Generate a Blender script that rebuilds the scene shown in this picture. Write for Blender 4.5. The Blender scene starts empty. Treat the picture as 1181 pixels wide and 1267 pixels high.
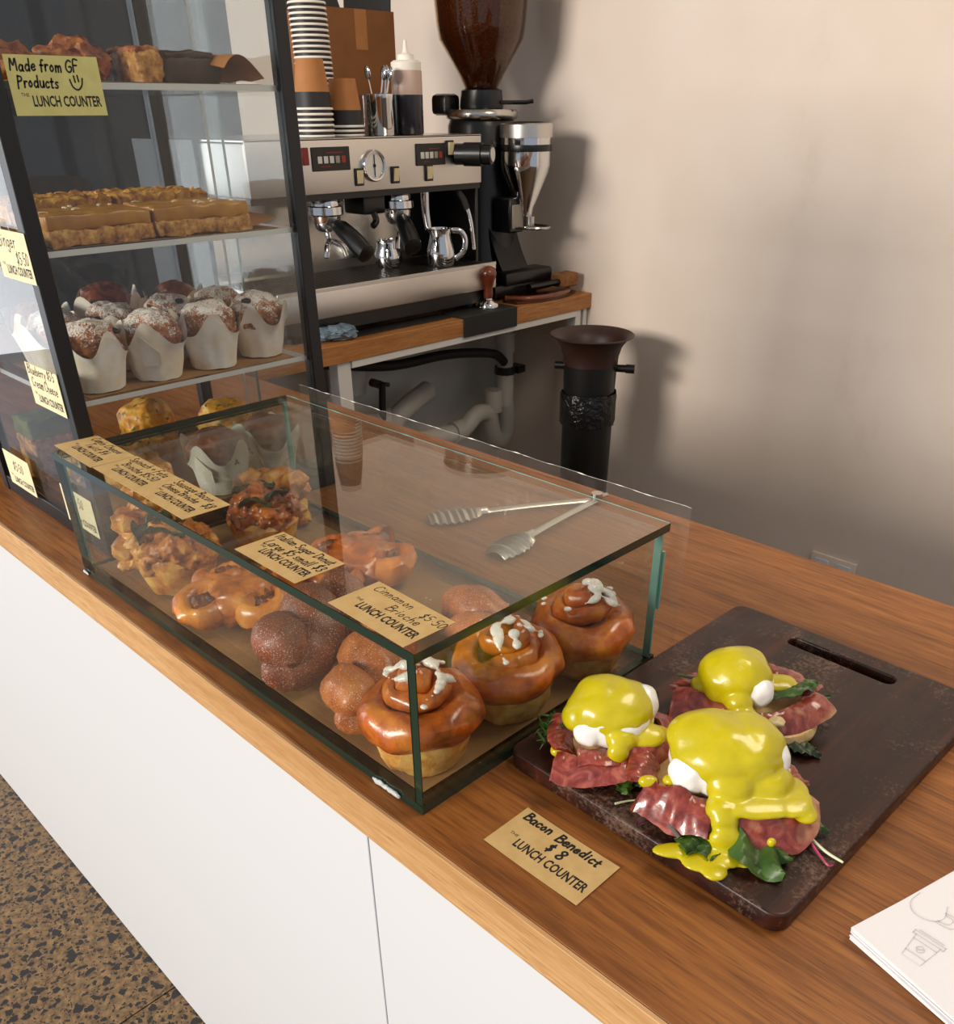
import bpy, bmesh, math, random
from mathutils import Vector, Matrix, noise
scn = bpy.context.scene
COL = scn.collection
R_ = math.radians
PI = math.pi
CT = 0.886                      # height of the counter top above the floor
random.seed(7)

# ------------------------------------------------------------------ camera
W_, H_ = 1181.0, 1267.0
F_, PX, PY = 1062.0227, 601.3314, 807.7390
YAW, PITCH, ROLL = 0.7819, -0.5623, -0.0060
cd = bpy.data.cameras.new('camera'); cam = bpy.data.objects.new('camera', cd); COL.objects.link(cam)
fw = Vector((-math.sin(YAW)*math.cos(PITCH), math.cos(YAW)*math.cos(PITCH), math.sin(PITCH)))
rt = Vector((math.cos(YAW), math.sin(YAW), 0)); up = rt.cross(fw)
rt, up = rt*math.cos(ROLL)+up*math.sin(ROLL), -rt*math.sin(ROLL)+up*math.cos(ROLL)
cam.matrix_world = Matrix(((rt.x, up.x, -fw.x, 0.9414), (rt.y, up.y, -fw.y, -0.2966), (rt.z, up.z, -fw.z, 0.4625+CT), (0, 0, 0, 1)))
cd.sensor_fit = 'HORIZONTAL'; cd.sensor_width = 36.0; cd.lens = F_/W_*36.0
cd.shift_x = (W_/2-PX)/W_; cd.shift_y = (PY-H_/2)/W_
cd.clip_start = 0.02; cd.clip_end = 60
scn.camera = cam

# ------------------------------------------------------------------ light and exposure
wd = bpy.data.worlds.new('world'); scn.world = wd; wd.use_nodes = True
bg = wd.node_tree.nodes['Background']; bg.inputs[0].default_value = (0.80, 0.87, 1.0, 1); bg.inputs[1].default_value = 0.47

def area_light(name, loc, target, sx, sy, power, col):
    l = bpy.data.lights.new(name, 'AREA'); l.shape = 'RECTANGLE'; l.size = sx; l.size_y = sy
    l.energy = power; l.color = col
    o = bpy.data.objects.new(name, l); COL.objects.link(o); o.location = loc
    o.rotation_euler = (Vector(target)-Vector(loc)).to_track_quat('-Z', 'Y').to_euler()
    return o
area_light('shopfront_window_light', (-1.1, -7.2, CT+2.25), (-0.3, 1.5, CT), 3.0, 1.7, 680, (1.0, 0.915, 0.815))
area_light('side_window_light', (-5.2, -1.75, CT+0.55), (-0.2, -0.4, CT+0.4), 3.4, 2.8, 70, (0.93, 0.96, 1.0))
area_light('ceiling_lamp_light', (1.1, 0.9, CT+1.75), (0.5, 0.3, CT), 0.7, 0.7, 17, (1.0, 0.87, 0.70))
vs = scn.view_settings
vs.view_transform = 'Standard'; vs.look = 'None'; vs.exposure = 0.0; vs.gamma = 1.0; vs.use_curve_mapping = False
scn.cycles.max_bounces = 12; scn.cycles.transparent_max_bounces = 40; scn.cycles.use_denoising = True
scn.cycles.sample_clamp_indirect = 6.0; scn.cycles.caustics_reflective = False

# ------------------------------------------------------------------ materials
def lin(c):
    return tuple(((v/255)/12.92 if v/255 <= 0.04045 else (((v/255)+0.055)/1.055)**2.4) for v in c)+(1.0,)

class NT:
    def __init__(s, name):
        s.m = bpy.data.materials.new(name); s.m.use_nodes = True
        s.t = s.m.node_tree; s.n = s.t.nodes; s.b = s.n['Principled BSDF']; s.o = s.n['Material Output']
        s.tc = s.n.new('ShaderNodeTexCoord')
    def new(s, t, **kw):
        n = s.n.new(t)
        for k, v in kw.items(): setattr(n, k, v)
        return n
    def link(s, a, b): s.t.links.new(a, b)
    def mapping(s, scale=(1, 1, 1), rot=(0, 0, 0), src='Object'):
        mp = s.new('ShaderNodeMapping'); s.link(s.tc.outputs[src], mp.inputs[0])
        mp.inputs['Scale'].default_value = scale; mp.inputs['Rotation'].default_value = rot
        return mp.outputs[0]
    def noise(s, vec, scale, detail=4, rough=0.55, dist=0.0):
        n = s.new('ShaderNodeTexNoise'); s.link(vec, n.inputs['Vector'])
        n.inputs['Scale'].default_value = scale; n.inputs['Detail'].default_value = detail
        n.inputs['Roughness'].default_value = rough; n.inputs['Distortion'].default_value = dist
        return n.outputs[0]
    def voronoi(s, vec, scale, feature='F1', out=0):
        n = s.new('ShaderNodeTexVoronoi', feature=feature); s.link(vec, n.inputs['Vector']); n.inputs['Scale'].default_value = scale
        return n.outputs[out]
    def ramp(s, fac, stops):
        r = s.new('ShaderNodeValToRGB'); s.link(fac, r.inputs[0]); e = r.color_ramp.elements
        while len(e) < len(stops): e.new(0.5)
        for el, (p, c) in zip(e, stops): el.position = p; el.color = c
        return r.outputs[0]
    def mix(s, fac, a, b, mode='MIX'):
        m = s.new('ShaderNodeMix', data_type='RGBA', blend_type=mode)
        for v, i in ((fac, 0), (a, 6), (b, 7)):
            if hasattr(v, 'is_linked'): s.link(v, m.inputs[i])
            else: m.inputs[i].default_value = v
        return m.outputs[2]
    def math(s, op, a, b=0.0, c=None):
        m = s.new('ShaderNodeMath', operation=op)
        for i, v in enumerate((a, b) if c is None else (a, b, c)):
            if hasattr(v, 'is_linked'): s.link(v, m.inputs[i])
            else: m.inputs[i].default_value = v
        return m.outputs[0]
    def bump(s, h, strength=0.3, dist=0.002):
        b = s.new('ShaderNodeBump'); s.link(h, b.inputs['Height']); b.inputs['Strength'].default_value = strength
        b.inputs['Distance'].default_value = dist; s.link(b.outputs[0], s.b.inputs['Normal'])
    def set(s, **kw):
        for k, v in kw.items():
            k = k.replace('_', ' ')
            if hasattr(v, 'is_linked'): s.link(v, s.b.inputs[k])
            else: s.b.inputs[k].default_value = v
        return s.m

MATS = {}
def plain(name, col, rough=0.5, metal=0.0, coat=0.0, sss=0.0, col2=None, scale=30, bump=0.0, bscale=200, bdist=0.001, spec=0.5):
    if name in MATS: return MATS[name]
    t = NT(name); v = t.mapping()
    c = lin(col)
    if col2 is not None:
        c = t.ramp(t.noise(v, scale), [(0.35, lin(col)), (0.65, lin(col2))])
    m = t.set(Base_Color=c, Roughness=rough, Metallic=metal, Specular_IOR_Level=spec)
    if coat: t.set(Coat_Weight=coat, Coat_Roughness=0.1)
    if sss: t.set(Subsurface_Weight=sss, Subsurface_Radius=(0.01, 0.006, 0.003), Subsurface_Scale=0.4)
    if bump: t.bump(t.noise(v, bscale, 3), bump, bdist)
    MATS[name] = m
    return m

def wood(name, c1, c2, c3, rough=0.4, axis='X', gscale=1.0, bump=0.25, spec=0.4, crack=False):
    t = NT(name)
    sc = {'X': (1.7, 30, 30), 'Y': (30, 1.7, 30), 'Z': (30, 30, 1.7)}[axis]
    v = t.mapping(tuple(k*gscale for k in sc))
    g = t.noise(v, 1.6, 8, 0.62, 0.6)
    fs = {'X': (16, 260, 260), 'Y': (260, 16, 260), 'Z': (260, 260, 16)}[axis]
    fine = t.noise(t.mapping(tuple(k*gscale for k in fs)), 1.0, 4, 0.6, 0.15)
    pores = t.noise(t.mapping(tuple(k*gscale*q for k, q in zip(fs, (1.6, 2.4, 2.4) if axis == 'X' else (2.4, 1.6, 2.4)))), 1.0, 2, 0.5)
    big = t.noise(t.mapping(tuple(k*gscale for k in ((0.8, 5, 5) if axis == 'X' else (5, 0.8, 5)))), 1.3, 3)
    col = t.ramp(g, [(0.28, lin(c3)), (0.47, lin(c1)), (0.66, lin(c2))])
    col = t.mix(0.42, col, t.ramp(fine, [(0.36, lin(c3)), (0.62, lin(c2))]), 'MIX')
    col = t.mix(t.ramp(pores, [(0.30, (0.55, 0.55, 0.55, 1)), (0.42, (0, 0, 0, 1))]), col, tuple(0.45*v for v in lin(c3)[:3])+(1,))
    col = t.mix(t.ramp(big, [(0.42, (0, 0, 0, 1)), (0.75, (0.55, 0.55, 0.55, 1))]), col, lin(c3))
    if crack:
        # two knots with dark hearts and one hairline split, as printed in the laminate
        sep = t.new('ShaderNodeSeparateXYZ'); t.link(t.tc.outputs['Object'], sep.inputs[0])
        wob = t.math('MULTIPLY', t.math('SUBTRACT', t.noise(t.mapping((8, 8, 8)), 4, 3), 0.5), 0.006)
        d = t.math('ABSOLUTE', t.math('SUBTRACT', t.math('ADD', sep.outputs[1], wob), 0.141))
        k = t.math('MULTIPLY', t.math('LESS_THAN', d, 0.0006), t.math('GREATER_THAN', sep.outputs[0], 0.72))
        col = t.mix(k, col, lin((40, 22, 12)))
        for kx, ky in ((-0.155, 0.01), (0.62, 0.57), (0.33, 0.585), (0.74, 0.60)):
            dx = t.math('MULTIPLY', t.math('SUBTRACT', sep.outputs[0], kx), 0.33)
            dy = t.math('SUBTRACT', sep.outputs[1], ky)
            r = t.math('SQRT', t.math('ADD', t.math('MULTIPLY', dx, dx), t.math('MULTIPLY', dy, dy)))
            r = t.math('ADD', r, t.math('MULTIPLY', wob, 1.2))
            col = t.mix(t.ramp(r, [(0.0015, (0.8, 0.8, 0.8, 1)), (0.007, (0, 0, 0, 1))]), col, lin((52, 30, 16)))
    m = t.set(Base_Color=col, Roughness=rough, Specular_IOR_Level=spec)
    t.bump(fine, bump, 0.0006)
    MATS[name] = m
    return m

def pastry(name, c_dark, c_mid, c_light, rough=0.35, scale=28, coat=0.0, bump=0.4, bscale=160, sugar=0.0, dust=0.0, specks=None):
    t = NT(name); v = t.mapping()
    n1 = t.noise(v, scale, 5, 0.6)
    col = t.ramp(n1, [(0.30, lin(c_dark)), (0.48, lin(c_mid)), (0.68, lin(c_light))])
    if specks is not None:
        sp = t.noise(v, 130, 2)
        col = t.mix(t.ramp(sp, [(0.60, (0, 0, 0, 1)), (0.66, (1, 1, 1, 1))]), col, lin(specks))
    if sugar:
        sg = t.noise(v, 900, 2)
        col = t.mix(t.ramp(sg, [(0.66-0.1*sugar, (0, 0, 0, 1)), (0.76-0.1*sugar, (0.75, 0.75, 0.75, 1))]), col, lin((235, 215, 195)))
    rg = rough
    if dust:
        geo = t.new('ShaderNodeNewGeometry'); sp = t.new('ShaderNodeSeparateXYZ'); t.link(geo.outputs['Normal'], sp.inputs[0])
        d = t.noise(v, 520, 4, 0.8); big = t.noise(v, 60, 3)
        f = t.math('ADD', t.math('MULTIPLY', sp.outputs[2], 0.22), t.math('ADD', d, t.math('MULTIPLY', big, 0.5)))
        col = t.mix(t.ramp(f, [(0.98-0.1*dust, (0, 0, 0, 1)), (1.09-0.1*dust, (1, 1, 1, 1))]), col, lin((240, 236, 228)))
    m = t.set(Base_Color=col, Roughness=rg)
    if coat: t.set(Coat_Weight=coat, Coat_Roughness=0.15)
    t.set(Subsurface_Weight=0.08, Subsurface_Radius=(0.008, 0.004, 0.002), Subsurface_Scale=0.3)
    t.bump(t.noise(v, bscale, 5, 0.65), bump, 0.0015)
    MATS[name] = m
    return m

def clear(name, tint=(1, 1, 1), ior=1.5, rough=0.0, haze=0.0, haze_col=(220, 220, 215)):
    """A pane seen from either side: Fresnel reflection over straight transmission."""
    t = NT(name); t.n.remove(t.b)
    geo = t.new('ShaderNodeNewGeometry')
    fr = t.new('ShaderNodeFresnel')
    iv = t.math('ADD', ior, t.math('MULTIPLY', geo.outputs['Backfacing'], 1/ior-ior)); t.link(iv, fr.inputs[0])
    tr = t.new('ShaderNodeBsdfTransparent'); tr.inputs[0].default_value = tuple(tint)+(1,)
    gl = t.new('ShaderNodeBsdfGlossy'); gl.inputs['Roughness'].default_value = rough
    mx = t.new('ShaderNodeMixShader'); t.link(fr.outputs[0], mx.inputs[0]); t.link(tr.outputs[0], mx.inputs[1]); t.link(gl.outputs[0], mx.inputs[2])
    out = mx.outputs[0]
    if haze:
        df = t.new('ShaderNodeBsdfDiffuse'); df.inputs[0].default_value = lin(haze_col)
        m2 = t.new('ShaderNodeMixShader')
        f = t.math('MULTIPLY', t.ramp(t.noise(t.mapping(), 14, 6, 0.7, 1.0), [(0.4, (0.3, 0.3, 0.3, 1)), (0.72, (1, 1, 1, 1))]), haze)
        t.link(f, m2.inputs[0]); t.link(out, m2.inputs[1]); t.link(df.outputs[0], m2.inputs[2]); out = m2.outputs[0]
    t.link(out, t.o.inputs[0])
    MATS[name] = t.m
    return t.m

wood('oak_top', (150, 88, 34), (176, 112, 50), (84, 44, 15), 0.42, 'X', 1.0, 0.25, crack=True)
wood('oak_edge', (206, 160, 106), (224, 182, 130), (176, 128, 78), 0.5, 'X', 1.6, 0.15)
wood('oak_bench', (170, 112, 56), (190, 132, 72), (130, 80, 36), 0.42, 'Y', 1.0, 0.2)
def board_mat():
    t = NT('dark_board'); v = t.mapping((26, 1.6, 26))
    g = t.noise(v, 1.8, 7, 0.6, 0.5)
    col = t.ramp(g, [(0.3, lin((24, 12, 8))), (0.5, lin((42, 19, 12))), (0.7, lin((68, 30, 17)))])
    v2 = t.mapping()
    wear = t.math('MULTIPLY', t.noise(v2, 13, 3, 0.6), t.noise(v2, 240, 4, 0.8))
    f = t.ramp(wear, [(0.27, (0, 0, 0, 1)), (0.36, (0.6, 0.6, 0.6, 1))])
    col = t.mix(f, col, lin((128, 100, 84)))
    MATS['dark_board'] = t.set(Base_Color=col, Roughness=t.ramp(t.noise(v2, 14, 3), [(0.35, (0.28, 0.28, 0.28, 1)), (0.65, (0.5, 0.5, 0.5, 1))]), Specular_IOR_Level=0.4)
    t.bump(t.noise(t.mapping((120, 6, 120)), 1.8, 4), 0.3, 0.0006)
board_mat()
def floor_mat():
    t = NT('terrazzo'); v = t.mapping()
    base = t.ramp(t.noise(v, 70, 6, 0.7), [(0.35, lin((76, 56, 34))), (0.65, lin((152, 118, 76)))])
    vv = t.new('ShaderNodeVectorMath', operation='ADD')
    nz = t.new('ShaderNodeTexNoise'); t.link(v, nz.inputs['Vector']); nz.inputs['Scale'].default_value = 55
    sc = t.new('ShaderNodeVectorMath', operation='SCALE'); t.link(nz.outputs['Color'], sc.inputs[0]); sc.inputs['Scale'].default_value = 0.022
    t.link(v, vv.inputs[0]); t.link(sc.outputs[0], vv.inputs[1])
    for scale, thr in ((34, 0.25), (64, 0.28), (120, 0.26)):
        d = t.voronoi(vv.outputs[0], scale)
        keep = t.noise(v, scale*0.9, 1)
        f = t.math('LESS_THAN', t.math('ADD', d, t.math('MULTIPLY', t.math('SUBTRACT', 0.55, keep), 0.8)), thr+0.05)
        base = t.mix(f, base, lin((38, 33, 28)))
    MATS['terrazzo'] = t.set(Base_Color=base, Roughness=0.45)
floor_mat()
def wall_mat():
    t = NT('wall_paint'); v = t.mapping()
    col = t.ramp(t.noise(v, 1.6, 4, 0.6), [(0.3, lin((216, 200, 184))), (0.7, lin((226, 213, 202)))])
    st = t.noise(t.mapping((1, 1, 0.5)), 5, 5, 0.7)
    col = t.mix(t.ramp(st, [(0.60, (0, 0, 0, 1)), (0.80, (0.16, 0.16, 0.16, 1))]), col, lin((150, 120, 92)))
    MATS['wall_paint'] = t.set(Base_Color=col, Roughness=0.75)
    t.bump(t.noise(v, 420, 3), 0.18, 0.0008)
wall_mat()
plain('white_laminate', (222, 225, 228), 0.35, bump=0.04, bscale=90)
plain('charcoal_wall', (26, 25, 25), 0.8, col2=(34, 33, 32), scale=4)
plain('ceiling_white', (225, 223, 218), 0.9)
plain('black_metal', (16, 16, 17), 0.42)
plain('black_plastic', (14, 14, 14), 0.32, bump=0.05, bscale=300)
plain('black_rubber', (20, 20, 20), 0.65)
plain('grey_white_panel', (206, 208, 200), 0.6, col2=(196, 198, 190), scale=5)
plain('white_paint_metal', (214, 212, 205), 0.4)
plain('pvc_grey', (188, 184, 174), 0.45)
plain('steel', (196, 192, 186), 0.22, 1.0, bump=0.03, bscale=400)
plain('brushed_steel', (206, 202, 196), 0.34, 1.0, bump=0.05, bscale=500)
plain('chrome', (214, 214, 214), 0.08, 1.0)
plain('dark_steel', (90, 88, 84), 0.35, 1.0)
plain('ink', (18, 16, 16), 0.6)
plain('faint_ink', (206, 204, 202), 0.8)
plain('kraft_card', (202, 170, 114), 0.62, col2=(190, 156, 100), scale=60)
plain('cream_card', (238, 226, 184), 0.7, col2=(230, 216, 170), scale=50)
plain('green_card', (200, 196, 128), 0.7, col2=(190, 186, 118), scale=50)
plain('painted_glint', (240, 238, 230), 0.6)
plain('napkin_paper', (240, 238, 240), 0.85, bump=0.1, bscale=700)
plain('baking_paper', (146, 108, 66), 0.6, col2=(160, 120, 76), scale=18, bump=0.15, bscale=40, bdist=0.004)
plain('muffin_paper', (252, 248, 240), 0.7, col2=(240, 224, 196), scale=34, bump=0.2, bscale=120)
plain('kraft', (178, 118, 64), 0.7, col2=(166, 108, 56), scale=20)
plain('cardboard', (140, 90, 46), 0.8, col2=(130, 82, 40), scale=12)
plain('cup_white', (238, 232, 220), 0.55)
plain('cup_black', (26, 24, 24), 0.55)
plain('acrylic_edge', (216, 218, 214), 0.25)
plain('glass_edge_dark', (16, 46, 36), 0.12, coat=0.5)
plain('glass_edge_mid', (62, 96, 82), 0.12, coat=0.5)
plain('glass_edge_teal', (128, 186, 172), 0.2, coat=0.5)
plain('silicone', (196, 200, 198), 0.3, bump=0.4, bscale=300)
plain('mahogany', (120, 52, 22), 0.28, coat=0.4, col2=(92, 38, 16), scale=40)
plain('dark_tray_wood', (70, 32, 18), 0.35, col2=(56, 24, 12), scale=20)
plain('bristle', (150, 100, 52), 0.8, col2=(120, 76, 36), scale=90)
plain('blue_cloth', (120, 140, 152), 0.9, col2=(90, 108, 122), scale=90, bump=0.5, bscale=250)
plain('tube_rim_brown', (42, 19, 12), 0.45)
plain('coffee_grounds', (46, 22, 12), 0.9, col2=(90, 46, 22), scale=120, bump=0.6, bscale=300)
plain('coffee_bean', (58, 30, 14), 0.35, col2=(112, 62, 28), scale=190, bump=0.8, bscale=180, bdist=0.004)
plain('bin_bag', (18, 18, 20), 0.25, bump=0.9, bscale=60, bdist=0.008)
plain('gauge_face', (226, 224, 218), 0.4)
plain('switch_cream', (222, 208, 160), 0.4)
plain('red_plastic', (120, 10, 16), 0.3)
plain('button_red', (150, 40, 34), 0.5)
plain('button_white', (206, 204, 196), 0.5)
plain('syrup', (34, 30, 38), 0.25)
plain('bottle_plastic', (186, 160, 146), 0.4)
plain('badge', (150, 142, 128), 0.5)
plain('icing', (240, 232, 222), 0.22, sss=0.2, coat=0.5)
plain('egg_white', (248, 246, 242), 0.3, sss=0.3, coat=0.2)
plain('hollandaise', (204, 188, 10), 0.3, sss=0.1, coat=0.35, bump=0.12, bscale=420, col2=(192, 178, 6), scale=60)
plain('leaf', (40, 70, 18), 0.42, col2=(70, 100, 34), scale=60, bump=0.3, bscale=120)
plain('leaf_dark', (34, 52, 26), 0.45, col2=(56, 72, 36), scale=80)
plain('leaf_purple', (74, 24, 34), 0.45, col2=(50, 40, 30), scale=80)
plain('sprout', (206, 214, 170), 0.4)
plain('radish_pink', (176, 40, 88), 0.4)
plain('caramel', (190, 134, 40), 0.32, col2=(160, 104, 26), scale=40, bump=0.4)
plain('coconut', (226, 206, 166), 0.6)
plain('matcha', (116, 118, 40), 0.7, col2=(92, 98, 30), scale=60, bump=0.5)
plain('chocolate', (46, 26, 18), 0.55, col2=(62, 36, 24), scale=60, bump=0.5, bscale=120)
plain('blueberry', (24, 20, 32), 0.4)
plain('cream', (216, 196, 140), 0.4)
def bacon_mat():
    t = NT('bacon'); v = t.mapping((1, 1, 1))
    s = t.noise(v, 60, 4, 0.6, 1.2); b = t.noise(v, 22, 3)
    col = t.ramp(s, [(0.32, lin((104, 32, 26))), (0.5, lin((150, 60, 48))), (0.68, lin((182, 98, 78)))])
    col = t.mix(t.ramp(b, [(0.62, (0, 0, 0, 1)), (0.70, (0.8, 0.8, 0.8, 1))]), col, lin((206, 150, 104)))
    MATS['bacon'] = t.set(Base_Color=col, Roughness=0.3, Subsurface_Weight=0.1, Subsurface_Scale=0.2, Coat_Weight=0.4)
    t.bump(t.noise(v, 160, 4), 0.25, 0.0008)
bacon_mat()
pastry('brioche', (96, 36, 8), (180, 88, 20), (222, 138, 46), 0.28, 30, 0.35, 0.5, 70)
pastry('brioche_shade', (44, 18, 8), (78, 34, 14), (120, 60, 26), 0.3, 60, 0.4, 0.4)
pastry('brioche_base', (176, 104, 34), (220, 156, 74), (240, 196, 116), 0.45, 60, 0.0, 0.9, 110)
pastry('savoury', (96, 40, 12), (196, 116, 38), (232, 176, 88), 0.4, 44, 0.1, 0.8, 120)
pastry('savoury_dark', (84, 30, 10), (164, 78, 22), (206, 126, 44), 0.3, 40, 0.4, 0.7, 110, specks=(60, 54, 20))
pastry('cheese_golden', (146, 72, 16), (214, 142, 50), (240, 194, 100), 0.35, 50, 0.15, 0.7, 120)
pastry('scroll_dough', (120, 54, 12), (198, 112, 34), (228, 156, 68), 0.32, 34, 0.25, 0.5, 110)
pastry('scroll_fill', (58, 26, 10), (108, 54, 20), (150, 84, 34), 0.3, 90, 0.4, 0.8, 160)
pastry('donut_brown', (88, 42, 22), (124, 64, 36), (150, 84, 50), 0.45, 24, 0.0, 0.4, 120, sugar=0.7)
pastry('donut_orange', (136, 66, 22), (178, 98, 38), (204, 126, 58), 0.4, 24, 0.1, 0.35, 120, sugar=0.7)
pastry('muffin_dusted', (84, 40, 14), (142, 78, 30), (186, 118, 54), 0.6, 50, 0, 0.8, 140, dust=1.35)
pastry('muffin_brown', (72, 30, 14), (112, 52, 24), (140, 72, 34), 0.5, 50, 0.1, 0.9, 130)
pastry('muffin_yellow', (190, 110, 24), (226, 160, 50), (240, 196, 96), 0.45, 60, 0.1, 0.9, 120, specks=(80, 100, 30))
pastry('oat_base', (104, 56, 18), (182, 124, 52), (222, 174, 96), 0.6, 110, 0, 1.0, 160)
pastry('crumble', (126, 66, 16), (200, 134, 42), (236, 190, 84), 0.6, 90, 0, 1.0, 140)
pastry('gf_cookie', (96, 46, 16), (160, 88, 34), (200, 130, 64), 0.55, 70, 0, 1.0, 130)
pastry('muffin_english', (186, 136, 76), (222, 182, 116), (240, 212, 156), 0.6, 50, 0, 0.5)
clear('case_glass', (0.965, 0.985, 0.972), 1.45, 0.0, 0.005)
clear('tower_glass', (0.93, 0.94, 0.935), 1.42, 0.0, 0.012)
clear('shelf_glass', (0.93, 0.95, 0.94), 1.45, 0.05)
clear('film', (0.985, 0.98, 0.975), 1.3, 0.08, 0.04, (230, 214, 200))
clear('hopper_plastic', (0.78, 0.66, 0.54), 1.5, 0.02)
clear('clear_plastic', (0.86, 0.86, 0.86), 1.5, 0.05)

# ------------------------------------------------------------------ mesh helpers (each returns verts, faces)
def box(x0, x1, y0, y1, z0, z1, bev=0.0, seg=2):
    bm = bmesh.new(); bmesh.ops.create_cube(bm, size=1)
    for v in bm.verts: v.co = Vector(((x0+x1)/2+v.co.x*(x1-x0), (y0+y1)/2+v.co.y*(y1-y0), (z0+z1)/2+v.co.z*(z1-z0)))
    if bev: bmesh.ops.bevel(bm, geom=list(bm.edges), offset=bev, segments=seg, affect='EDGES', profile=0.5)
    return dump(bm)
def dump(bm):
    bm.verts.index_update()
    V = [v.co.copy() for v in bm.verts]; F = [[v.index for v in f.verts] for f in bm.faces]
    bm.free(); return V, F
def lathe(prof, n=32, c=(0, 0, 0), fn=None, a0=0.0, a1=2*PI):
    V, F = [], []; m = len(prof); full = abs(a1-a0-2*PI) < 1e-6; cols = n if full else n+1
    for j in range(cols):
        a = a0+(a1-a0)*j/n
        for (r, z) in prof:
            if fn: r, z = fn(a, r, z)
            V.append(Vector((c[0]+r*math.cos(a), c[1]+r*math.sin(a), c[2]+z)))
    for j in range(n):
        k = (j+1) % cols
        for i in range(m-1): F.append([j*m+i, k*m+i, k*m+i+1, j*m+i+1])
    return V, F
def tube(path, rad, n=10, cap=True, squash=None):
    P = [Vector(p) for p in path]; N = len(P); V, F = [], []
    t = (P[1]-P[0]).normalized(); ref = Vector((0, 0, 1)) if abs(t.z) < 0.9 else Vector((1, 0, 0))
    u = t.cross(ref).normalized()
    for i in range(N):
        t = (P[min(i+1, N-1)]-P[max(i-1, 0)])
        t = t.normalized() if t.length > 1e-9 else Vector((0, 0, 1))
        u = (u-t*u.dot(t)); u = u.normalized() if u.length > 1e-6 else t.orthogonal().normalized()
        w = t.cross(u); r = rad(i/(N-1)) if callable(rad) else rad
        for k in range(n):
            a = 2*PI*k/n
            V.append(P[i]+u*(r*math.cos(a))+w*(r*math.sin(a)*(squash or 1)))
    for i in range(N-1):
        for k in range(n):
            k2 = (k+1) % n; F.append([i*n+k, i*n+k2, (i+1)*n+k2, (i+1)*n+k])
    if cap: F.append(list(range(n))[::-1]); F.append([(N-1)*n+k for k in range(n)])
    return V, F
def cyl(p0, p1, r, n=20, r2=None):
    r2 = r if r2 is None else r2
    return tube([p0, p1], lambda s: r+(r2-r)*s, n)
def blob(c, rad, sub=3, amp=0.0, sc=40.0, seed=0, flat=None):
    bm = bmesh.new(); bmesh.ops.create_icosphere(bm, subdivisions=sub, radius=1)
    for v in bm.verts:
        d = v.co.normalized()
        k = 1.0
        if amp: k += amp*noise.fractal(Vector((d.x*rad[0], d.y*rad[1], d.z*rad[2]))*sc+Vector((seed*3.7, seed*1.3, seed)), 0.9, 2.1, 3)
        q = Vector((d.x*rad[0]*k, d.y*rad[1]*k, d.z*rad[2]*k))
        if flat is not None and q.z < flat: q.z = flat
        v.co = q+Vector(c)
    return dump(bm)
def sheet(f, nu, nv, th=0.001):
    G = [[Vector(f(i/nu, j/nv)) for j in range(nv+1)] for i in range(nu+1)]
    def nrm(i, j):
        a = G[min(i+1, nu)][j]-G[max(i-1, 0)][j]; b = G[i][min(j+1, nv)]-G[i][max(j-1, 0)]
        n = a.cross(b); return n.normalized() if n.length > 1e-12 else Vector((0, 0, 1))
    V, F = [], []; w = nv+1; S = (nu+1)*w
    for s in (0.5, -0.5):
        for i in range(nu+1):
            for j in range(nv+1): V.append(G[i][j]+nrm(i, j)*(th*s))
    for i in range(nu):
        for j in range(nv):
            a, b, c, d = i*w+j, (i+1)*w+j, (i+1)*w+j+1, i*w+j+1
            F.append([a, b, c, d]); F.append([S+d, S+c, S+b, S+a])
    rim = [(i, 0) for i in range(nu)]+[(nu, j) for j in range(nv)]+[(i, nv) for i in range(nu, 0, -1)]+[(0, j) for j in range(nv, 0, -1)]
    for q in range(len(rim)):
        (i, j), (k, l) = rim[q], rim[(q+1) % len(rim)]
        a, b = i*w+j, k*w+l; F.append([b, a, S+a, S+b])
    return V, F
def rough(VF, amp, sc, seed=0):
    V, F = VF
    out = []
    for v in V:
        q = v*sc+Vector((seed*2.1, seed*5.3, seed*0.7))
        out.append(v+Vector((noise.noise(q), noise.noise(q+Vector((31, 7, 3))), noise.noise(q+Vector((5, 17, 41)))))*amp)
    return out, F
def fuse(parts, voxel=0.0015, smooth=6):
    """Melt closed shapes into one skin (voxel remesh, then a light smooth)."""
    me = bpy.data.meshes.new('f'); V, F = [], []
    for p in parts:
        o = len(V); V += [tuple(v) for v in p[0]]; F += [[i+o for i in f] for f in p[1]]
    me.from_pydata(V, [], F); o = bpy.data.objects.new('f', me); COL.objects.link(o)
    r = o.modifiers.new('r', 'REMESH'); r.mode = 'VOXEL'; r.voxel_size = voxel
    s = o.modifiers.new('s', 'SMOOTH'); s.factor = 0.5; s.iterations = smooth
    dg = bpy.context.evaluated_depsgraph_get(); m2 = bpy.data.meshes.new_from_object(o.evaluated_get(dg), depsgraph=dg)
    out = [v.co.copy() for v in m2.vertices], [list(p.vertices) for p in m2.polygons]
    bpy.data.objects.remove(o); bpy.data.meshes.remove(me); bpy.data.meshes.remove(m2)
    return out
def rbox(x0, x1, y0, y1, z0, z1, n=14, bev=.003):
    bm = bmesh.new(); bmesh.ops.create_cube(bm, size=1)
    for v in bm.verts: v.co = Vector(((x0+x1)/2+v.co.x*(x1-x0), (y0+y1)/2+v.co.y*(y1-y0), (z0+z1)/2+v.co.z*(z1-z0)))
    bmesh.ops.bevel(bm, geom=list(bm.edges), offset=bev, segments=2, affect='EDGES', profile=0.5)
    bmesh.ops.subdivide_edges(bm, edges=[e for e in bm.edges if e.calc_length() > .02], cuts=n, use_grid_fill=True)
    return dump(bm)
def xf(VF, m): return [m @ v for v in VF[0]], VF[1]
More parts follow.
